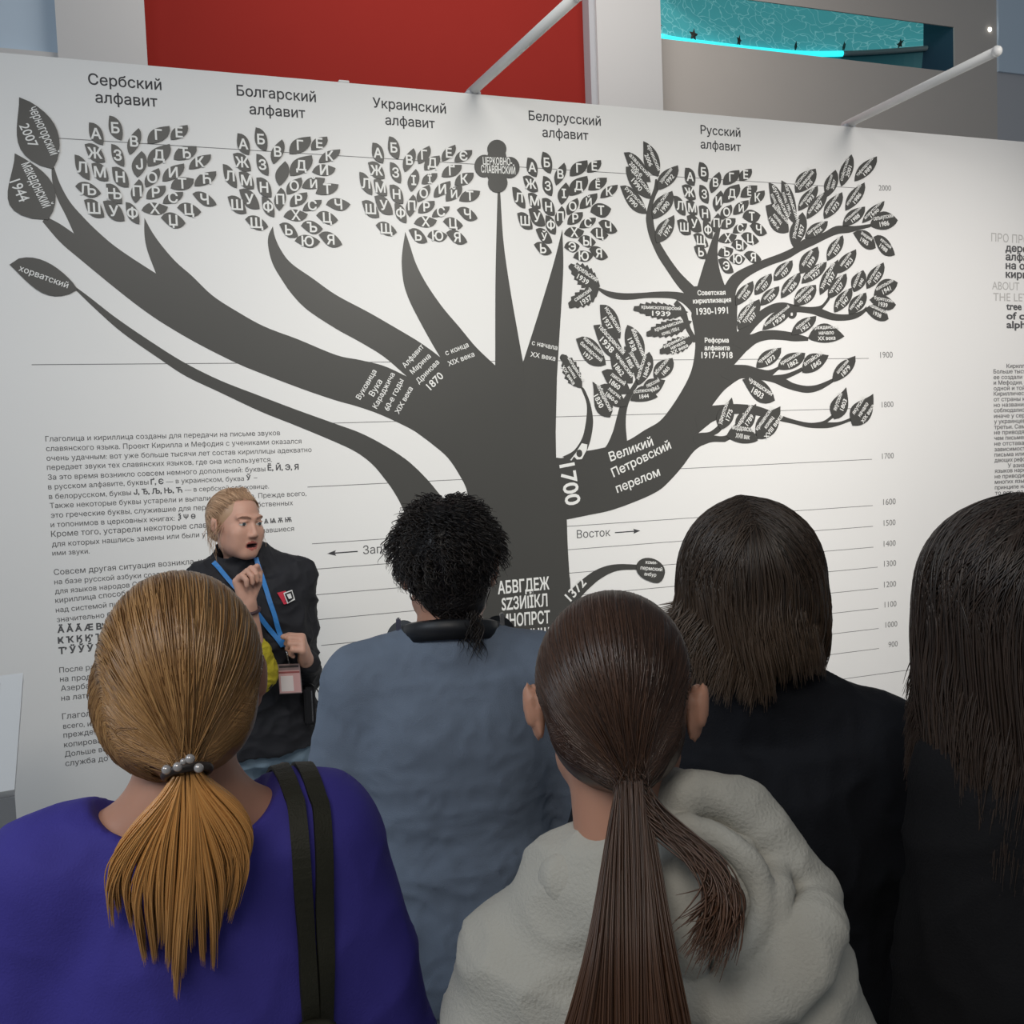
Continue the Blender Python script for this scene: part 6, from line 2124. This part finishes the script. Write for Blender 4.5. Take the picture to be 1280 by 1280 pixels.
# ------------------------------------------------------------------ man with dark curly hair
M_knit = mat('dusty_blue_sweater', (0.165, 0.205, 0.270), 0.85, 0.2, 0.10, 25, 0.35, 600)
M_white_hem = mat('pale_shirt', (0.40, 0.42, 0.46), 0.8, 0.2)
M_black_hair = hair_mat('black_curly_hair', (0.008, 0.007, 0.008), (0.030, 0.022, 0.018), (0.022, 0.017, 0.015), 0.42)
B = Person('person with dark curly hair in a dusty blue sweater, seen from behind', 556, 1.85, 612, hair=0.030, turn=0.0, head_turn=0.06, sh_z=1.352, sh_w=0.166, neck_r=0.058, build=1.06, neck_back=0.0)
for q in (-1, 1):
    B.arm(q, (q * 0.235, 0.02, B.sh_z - 0.28), (-q * 0.02, 0.215 + 0.02 * q, B.sh_z - 0.245 + 0.02 * q), (-q, 0.0, 0.12), (0, -1, 0), 0.35, -q)
B.body(0.005, M_skin, False)
B.shoes()
B.trousers(M_dark_trs)
sw = B.top('sweater', M_knit, 0.020, hem=0.815 * B.s, sleeve=(0.022, 0.022), cuff=0.92, h=0.006, slope=0.062, flare=0.006, elbow_extra=0.004,
           neck=((0, -0.02, B.sh_z + 0.135), (0.075, 0.085, 0.062)),
           layers=[(0.008, (4, 4, 9), 6.3, lambda v: np.clip((1.30 - v[:, 2]) * 2.2, 0.15, 1.0)), (0.004, (11, 11, 22), 3.2, lambda v: np.clip((1.32 - v[:, 2]) * 2.2, 0.1, 1)), (0.0012, (30, 30, 30), 3.3)])
f = Field((-0.3, -0.25, 0.74 * B.s), (0.3, 0.25, 0.86 * B.s), 0.007)
f.loft(B.torso_rings(0.016, 0.785 * B.s)[:3], 0.01)
V, Q = f.surface(1)
np_mesh('shirt_hem', V, Q, M_white_hem, B.root)
cen, rad = np.array((0, -0.020, 0.034)), np.array((0.084, 0.106, 0.097))
cV, cQ = scalp(B.head, rad, cen, 0.005, cuts=[face_cut(), lambda f: f.ell((-0.092, 0.012, -0.04), (0.035, 0.03, 0.045), 0.006, sub=True)],
               adds=[lambda f: f.ell((0.014, -0.052, -0.036), (0.058, 0.052, 0.058), 0.03)])
n, M_ = 1900, 26
az = rng.uniform(-math.pi, math.pi, n)
el = np.arcsin(rng.uniform(-0.80, 1, n))
ok = el > hairline(az) - 0.12
az, el = az[ok], el[ok]
n = len(az)
d = dirs(az, el)
t = np.linspace(0, 1, M_)[None, :]
root_ = cen + d * rad
side = np.cross(d, (0, 0, 1))
side /= np.linalg.norm(side, axis=1, keepdims=True) + 1e-9
dn = np.cross(d, side)
dn *= np.where(dn[:, 2:3] > 0, -1, 1)
amp = rng.uniform(0.003, 0.007, n)[:, None]
fq = rng.uniform(1.6, 3.0, n)[:, None] * 2 * math.pi
ph = rng.uniform(0, 6.28, n)[:, None]
bulk = 0.35 + 1.25 * np.exp(-((el - 0.28) / 0.30) ** 2) * (np.abs(np.sin(az)) ** 2) + 0.15 * (el > 0.9)
out = (0.004 + rng.uniform(0.003, 0.016, n)[:, None] * bulk[:, None] * np.sin(np.clip(t * 1.1, 0, 1) * math.pi * 0.62))
lng = rng.uniform(0.02, 0.055, n)[:, None] * t
C_ = root_[:, None] + d[:, None] * out[..., None] + dn[:, None] * lng[..., None] + side[:, None] * (amp * np.cos(fq * t + ph))[..., None] + (d[:, None] * 0.7 + dn[:, None] * 0.7) * (amp * np.sin(fq * t + ph))[..., None]
curls = drape(to_frame(B.head, C_), cV, cQ, 0.0, 0.004)
# a few longer locks at the nape
nn_ = 150
a0 = np.stack((rng.uniform(-0.01, 0.055, nn_), np.full(nn_, -0.088) + rng.uniform(-0.012, 0.01, nn_), rng.uniform(-0.09, -0.06, nn_)), 1)
L_ = rng.uniform(0.03, 0.085, nn_)[:, None] * (0.4 + a0[:, :1] * 14)
tt = np.linspace(0, 1, M_)[None, :, None]
C2 = a0[:, None] + np.array((0.10, -0.12, -1.0)) * (L_[:, None] * tt) + np.array((1, 0.4, 0)) * 0.006 * np.sin(tt * 8 + rng.uniform(0, 6, nn_)[:, None, None])
curl2 = to_frame(B.head, C2)
tpc = np.interp(np.linspace(0, 1, M_), [0, 0.1, 0.7, 1], [0.8, 1, 0.8, 0.2])
strand_mesh('hair', np.concatenate((curls, curl2)), np.tile(tpc * 0.0013, (n + nn_, 1)), M_black_hair, B.root, 3, along=np.zeros(M_), extra=(cV, cQ, 0.1, 0.0))
# headphones resting round the neck
hp = empty('headphones', B.M @ Vector(tuple(B.neck_base + np.array((0, 0, 0.05)))), -B.phi)
tag(hp, 'black headphones resting round the neck of the person in the dusty blue sweater', 'headphones')
arc_ = []
for a in np.linspace(math.radians(-28), math.radians(208), 30):
    arc_.append((0.082 * math.cos(a) * 1.0, -0.078 * math.sin(a) + 0.012, -0.004 + 0.020 * math.sin(a)))
V, F = [], []
for i, p in enumerate(arc_):
    a = math.radians(-28) + i * math.radians(236) / 29
    o_ = np.array((math.cos(a), -math.sin(a), 0.35 * 0))
    p = np.array(p)
    for x, z in ((-0.004, -0.016), (0.006, -0.019), (0.006, 0.013), (-0.004, 0.016)):
        V.append(p + o_ * x + np.array((0, 0, z)))
for i in range(len(arc_) - 1):
    for k in range(4):
        F.append((i * 4 + k, i * 4 + (k + 1) % 4, i * 4 + 4 + (k + 1) % 4, i * 4 + 4 + k))
F += [(0, 1, 2, 3), tuple((len(arc_) - 1) * 4 + k for k in (3, 2, 1, 0))]
mesh_obj('headband', V, F, mat('black_headphone', (0.014, 0.015, 0.018), 0.45), hp, True)
for q in (-1, 1):
    bm = bmesh.new()
    bmesh.ops.create_cone(bm, cap_ends=True, segments=24, radius1=0.034, radius2=0.030, depth=0.03)
    ec = bm_obj('ear_cup', bm, MATS['black_headphone'], hp, False)
    ec.rotation_euler = (math.radians(60), 0, math.radians(q * 25))
    ec.location = (q * 0.086, 0.068, -0.022)
    bm = bmesh.new()
    box(bm, (-0.004, -0.006, -0.014), (0.004, 0.006, 0.014), 0.002)
    br = bm_obj('slider', bm, M_silver, hp)
    br.location = (q * 0.093, 0.010, 0.012)

# ------------------------------------------------------------------ girl with the long brown ponytail and pale hoodie
M_hoodie = mat('cream_hoodie_fleece', (0.42, 0.41, 0.37), 0.9, 0.15, 0.06, 8, 0.4, 300)
M_brown = hair_mat('dark_brown_hair', (0.030, 0.016, 0.011), (0.080, 0.040, 0.024), (0.105, 0.050, 0.028), 0.36)
D = Person('person with a long brown ponytail and cream hoodie, seen from behind', 803, 1.0, 733, hair=0.008, turn=0.02, head_turn=0.02, head_off=(-0.030, 0.0), sh_z=1.238, sh_w=0.120, neck_r=0.047, head_s=0.98, neck_back=0.0, build=0.95)
D.neck_base = np.array((-0.020, -0.03, D.sh_z + 0.10))
for q in (-1, 1):
    D.arm(q, (q * 0.200, 0.0, D.sh_z - 0.27), (q * 0.10, 0.20, D.sh_z - 0.30), None, None, 0.5, -q)
D.body(0.0045, M_skin, True, ears=1.6)
D.shoes()
D.trousers(M_dark_trs)


def hood_collar(f):
    b = D.neck_base
    f.cap(b + np.array((-0.06, 0.01, 0.0)), b + np.array((0.075, 0.0, 0.012)), 0.045, 0.055, 0.05)


hd_ = D.top('hoodie', M_hoodie, 0.024, hem=0.76 * D.s, sleeve=(0.030, 0.026), cuff=0.98, h=0.006, slope=0.105, extra=hood_collar, elbow_extra=0.01,
            neck=((-0.025, 0.0, D.sh_z + 0.215), (0.062, 0.078, 0.085)), layers=[(0.006, (5, 5, 9), 1.3), (0.003, (14, 14, 20), 5.2)])
# hood hanging down the back: a thick rolled rim round a slack pouch
hb = D.bvh(hd_)


def hb_pts(pix, off):
    out = []
    for x, y in smooth_path(pix, 4):
        p, n_ = surf(hb, x, y)
        if p is not None:
            out.append(np.array(D.Mi @ (p + n_ * off)))
    return out


z0 = D.sh_z
f = Field((-0.24, -0.32, z0 - 0.32), (0.26, 0.14, z0 + 0.22), 0.0045)
rim_ = hb_pts([(842, 1010), (905, 1016), (960, 1052), (1000, 1108), (1006, 1160), (984, 1208), (940, 1246), (890, 1262), (850, 1252)], 0.016)
for i in range(len(rim_) - 1):
    a_, b_ = i / len(rim_), (i + 1) / len(rim_)
    w0, w1 = (0.016 + 0.012 * math.sin(math.pi * q) for q in (a_, b_))
    f.cap(rim_[i], rim_[i + 1], w0, w1, 0.006)
for pix, r in (([(850, 1040), (890, 1050), (930, 1085), (945, 1130), (930, 1170), (905, 1200)], 0.010), ([(860, 1080), (890, 1120), (905, 1165), (900, 1215)], 0.008),
               ([(960, 1060), (965, 1110), (958, 1160), (930, 1205)], 0.010), ([(846, 1120), (862, 1170), (868, 1230)], 0.010)):
    q_ = hb_pts(pix, 0.006)
    for i in range(len(q_) - 1):
        f.cap(q_[i], q_[i + 1], r, r, 0.007)
nk = hb_pts([(722, 1062), (738, 1040)], 0.0)
up = np.array((-0.075, -0.045, z0 + 0.118))
f.cap(up, (0.02, -0.085, z0 + 0.115), 0.026, 0.028, 0.03)
f.cap((0.02, -0.085, z0 + 0.115), rim_[0], 0.028, 0.022, 0.03)
f.cap(up, (-0.088, 0.02, z0 + 0.105), 0.026, 0.022, 0.03)
V, Q = f.surface(2)
V = wrinkle(V, Q, [(0.004, (11, 11, 8), 2.2), (0.002, (26, 20, 14), 6.1)])
np_mesh('hood', V, Q, M_hoodie, D.root)
cen, rad = np.array((0, -0.016, 0.032)), np.array((0.0775, 0.100, 0.0875))
cV, cQ = scalp(D.head, rad, cen, 0.0045, cuts=[face_cut()] + [(lambda q: (lambda f: f.ell((q * 0.088, 0.010, -0.030), (0.030, 0.034, 0.046), 0.006, sub=True)))(q) for q in (-1, 1)],
               adds=[lambda f: f.ell((0.006, -0.055, -0.020), (0.062, 0.050, 0.052), 0.025), lambda f: f.ell((0.018, -0.094, -0.038), (0.026, 0.020, 0.022), 0.02)])
tie = np.array((0.020, -0.112, -0.046))
pt1 = drape(pulled_back(D, 5200, cen, rad, tie, 0.0015, M=20, jitter=0.012, side_cov=2.7), cV, cQ, 0.0004, 0.0016)
strand_mesh('hair', pt1, np.tile(tp20 * 0.0009, (len(pt1), 1)), M_brown, D.root, 3, along=np.zeros(20), extra=(cV, cQ, 0.3, 0.0))
tw = D.head(tie)
n, M_ = 3600, 22
u = rng.uniform(-1, 1, n)
dep = rng.uniform(-1, 1, n)
t = np.linspace(0, 1, M_)[None, :]
ln = rng.uniform(0.34, 0.44, n)[:, None]
clump = np.round(u * 7) / 7
u2 = (u * 0.85 + clump * 0.15 + rng.normal(0, 0.03, n))[:, None]
sp = np.interp(t, [0, 0.05, 0.25, 0.6, 1], [0.014, 0.020, 0.030, 0.050, 0.062])
X = tw[0] + u2 * sp - 0.004 * t + 0.004 * np.sin(t * 4 + clump[:, None] * 5) - np.where(u2 < -0.55, 0.055 * np.clip(t - 0.35, 0, 1) ** 1.2, 0)
Y = tw[1] - 0.012 * np.sin(np.clip(t * 5, 0, 1) * math.pi / 2) - np.interp(t, [0, 0.2, 0.35, 0.55, 1], [0.0, 0.022, 0.070, 0.082, 0.060]) + dep[:, None] * np.interp(t, [0, 0.3, 1], [0.012, 0.015, 0.018]) * np.sqrt(np.clip(1 - u2 ** 2, 0, 1))
Z = tw[2] + 0.006 - ln * t
tl = np.stack((X, Y, Z), -1)
for _ in range(6):
    tl[:, 1:-1] = tl[:, 1:-1] * 0.5 + (tl[:, :-2] + tl[:, 2:]) * 0.25
# shorter locks that slipped over the shoulder
m_ = 260
a0 = tw + np.stack((rng.uniform(0.0, 0.02, m_), rng.uniform(-0.015, 0.0, m_), rng.uniform(-0.03, 0.0, m_)), 1)
k1 = tw + np.array((0.035, -0.03, -0.045)) + rng.normal(0, 0.006, (m_, 3))
k2 = tw + np.array((0.105, -0.045, -0.055)) + rng.normal(0, 0.010, (m_, 3))
k3 = tw + np.array((0.060, -0.075, -0.105)) + rng.normal(0, 0.012, (m_, 3))
tt = np.linspace(0, 1, M_)[None, :, None]
lo = (1 - tt) ** 3 * a0[:, None] + 3 * tt * (1 - tt) ** 2 * k1[:, None] + 3 * tt ** 2 * (1 - tt) * (k2 * 1.0)[:, None] + tt ** 3 * k3[:, None]
tpr = np.interp(np.linspace(0, 1, M_), [0, 0.1, 0.85, 1], [0.8, 1, 0.9, 0.2])
strand_mesh('ponytail', np.concatenate((tl, lo)), np.tile(tpr * 0.0013, (n + m_, 1)), M_brown, D.root, 3, along=np.linspace(0.0, 0.9, M_))

# ------------------------------------------------------------------ woman with loose dark hair, black pullover
M_blackknit = mat('black_pullover', (0.0085, 0.0095, 0.013), 0.85, 0.2, 0.2, 30, 0.3, 400)
M_ashbrown = hair_mat('ash_brown_hair', (0.013, 0.009, 0.007), (0.060, 0.040, 0.028), (0.13, 0.088, 0.06), 0.40)


def loose_hair(P, n, cen, rad, length, wave=0.006, part=0.0, flare=0.0, M=26, seed=3, front=1.15, r=0.0026, mat_=None, capcut=(), shrink=0.80, ends=None, lift=0.0):
    """Hair that falls from a parting over the head and hangs."""
    g = np.random.default_rng(seed)
    sd = g.choice([-1, 1], n)
    az1 = sd * np.clip(g.uniform(front, math.pi, n), 0, math.pi)
    y0 = g.uniform(-0.75, 0.8, n)
    d0 = np.stack((np.full(n, part) + sd * 0.008 + g.normal(0, 0.012, n), y0, np.sqrt(np.clip(1 - y0 ** 2 - part ** 2, 0.05, 1))), 1)
    d1 = dirs(az1, np.full(n, -0.15) + g.normal(0, 0.05, n))
    k = int(M * 0.45)
    Dp = slerp_paths(d0, d1, k)
    lay = g.uniform(0.0, 1.0, n)[:, None, None]
    top_ = cen + Dp * (rad + 0.002 + 0.010 * lay)
    end = top_[:, -1]
    ck = np.round(az1 * 5.5)
    L = ((length[0] + (length[1] - length[0]) * g.random(n) ** 0.7) * (0.84 + 0.26 * (0.5 + 0.5 * np.sin(ck * 12.9))))[:, None]
    tt = np.linspace(0, 1, M - k + 1)[1:][None, :]
    ph = g.uniform(0, 1.2, n)[:, None] + np.round(az1 * 4)[:, None] * 1.3
    hang = np.empty((n, M - k, 3))
    outv = d1[:, :2] / (np.linalg.norm(d1[:, :2], axis=1, keepdims=True) + 1e-9)
    inn = -(1 - shrink) * 0.08 * tt ** 1.5 + flare * np.clip(tt - 0.55, 0, 1) ** 1.5
    for c in (0, 1):
        hang[..., c] = end[:, c:c + 1] + outv[:, c:c + 1] * (inn + wave * np.sin(tt * 7 + ph) * np.clip(tt * 2, 0, 1)) + (outv[:, 1 - c:2 - c] * (1 if c == 0 else -1)) * wave * np.cos(tt * 6 + ph) * np.clip(tt * 2, 0, 1)
    hang[..., 2] = end[:, 2:3] - L * tt
    if ends is not None:
        hang = ends(hang, tt, az1)
    pts = np.concatenate((top_, hang), 1)
    for _ in range(4):
        pts[:, 1:-1] = pts[:, 1:-1] * 0.5 + (pts[:, :-2] + pts[:, 2:]) * 0.25
    cV, cQ = scalp(P.head, rad, cen, 0.005, cuts=[face_cut()] + list(capcut), adds=[lambda f: f.ell((0, -0.045, -0.05), (rad[0] * 0.86, 0.062, 0.075), 0.03)])
    tp_ = np.interp(np.linspace(0, 1, M), [0, 0.1, 0.8, 1], [0.5, 1, 0.9, 0.15])
    return strand_mesh('hair', drape(to_frame(P.head, pts), cV, cQ, 0.0006, 0.004), np.tile(tp_ * r, (n, 1)), mat_, P.root, 3, along=np.interp(np.linspace(0, 1, M), [0, 0.4, 1], [0, 0.1, 0.8]), extra=(cV, cQ, 0.1, 0.0))


Ee = Person('person with loose shoulder-length brown hair and a black pullover, seen from behind', 932, 1.45, 622, hair=0.016, turn=-0.05, head_turn=-0.18, sh_z=1.325, sh_w=0.172, neck_r=0.05, build=1.12)
Ee.arm(-1, (-0.235, 0.0, Ee.sh_z - 0.28), (-0.10, 0.22, Ee.sh_z - 0.28), None, None, 0.5, 1)
hw = Ee.L(1084, 1228, 1.43)
he = np.array((0.235, 0.0, Ee.sh_z - 0.28))
Ee.arm(1, he, hw, Ee.L(1090, 1310, 1.42) - hw, np.array(Ee.Mi.to_3x3() @ (-RGT)), 0.35, 1)
Ee.body(0.005, M_skin_pale, True)
Ee.shoes()
Ee.trousers(M_dark_trs)
Ee.top('pullover', M_blackknit, 0.024, hem=0.76 * Ee.s, sleeve=(0.026, 0.020), cuff={-1: 0.95, 1: 0.86}, h=0.006, slope=0.085, neck=((0, -0.01, Ee.sh_z + 0.17), (0.07, 0.08, 0.065)), elbow_extra=0.004)


def flip_left(h, tt, az):
    m = np.clip((-np.sin(az) - 0.55) * 2.2, 0, 1)[:, None]
    k = m * np.clip(tt - 0.45, 0, 1) ** 1.3
    h[..., 0] -= 0.085 * k
    h[..., 2] += 0.055 * k
    return h


loose_hair(Ee, 4200, np.array((0, -0.020, 0.030)), np.array((0.092, 0.110, 0.095)), (0.072, 0.140), wave=0.0065, part=-0.12, flare=0.0, seed=5, mat_=M_ashbrown, r=0.0014, shrink=0.95, ends=flip_left)

# ------------------------------------------------------------------ woman with long dark hair at the edge of the picture
M_darkbrown = hair_mat('dark_hair', (0.010, 0.007, 0.006), (0.042, 0.027, 0.020), (0.06, 0.04, 0.03), 0.40)
F_ = Person('person with long dark hair and a black coat at the picture edge, seen from behind', 1344, 1.12, 620, hair=0.016, turn=-0.60, head_turn=0.10, head_off=(-0.066, 0.02), sh_z=1.375, sh_w=0.118, neck_r=0.05)
for q in (-1, 1):
    F_.arm(q, (q * 0.160, -0.02, F_.sh_z - 0.28), (q * 0.165, 0.03, F_.sh_z - 0.52), (0, 0.15, -1), (-q, 0, 0), 0.3, q)
F_.body(0.005, M_skin_pale, True)
F_.shoes()
F_.trousers(M_dark_trs)
F_.top('coat', mat('black_coat_cloth', (0.0075, 0.0075, 0.009), 0.85, 0.2, 0.2, 30, 0.3, 400), 0.026, hem=0.62 * F_.s, sleeve=(0.024, 0.020), cuff=0.95, h=0.006, slope=0.06, flare=0.02, neck=((0, -0.01, F_.sh_z + 0.15), (0.07, 0.08, 0.065)))
loose_hair(F_, 4200, np.array((0, -0.018, 0.030)), np.array((0.094, 0.110, 0.096)), (0.12, 0.25), wave=0.006, part=0.05, flare=0.02, seed=9, mat_=M_darkbrown, r=0.0014, shrink=1.0, front=1.0)
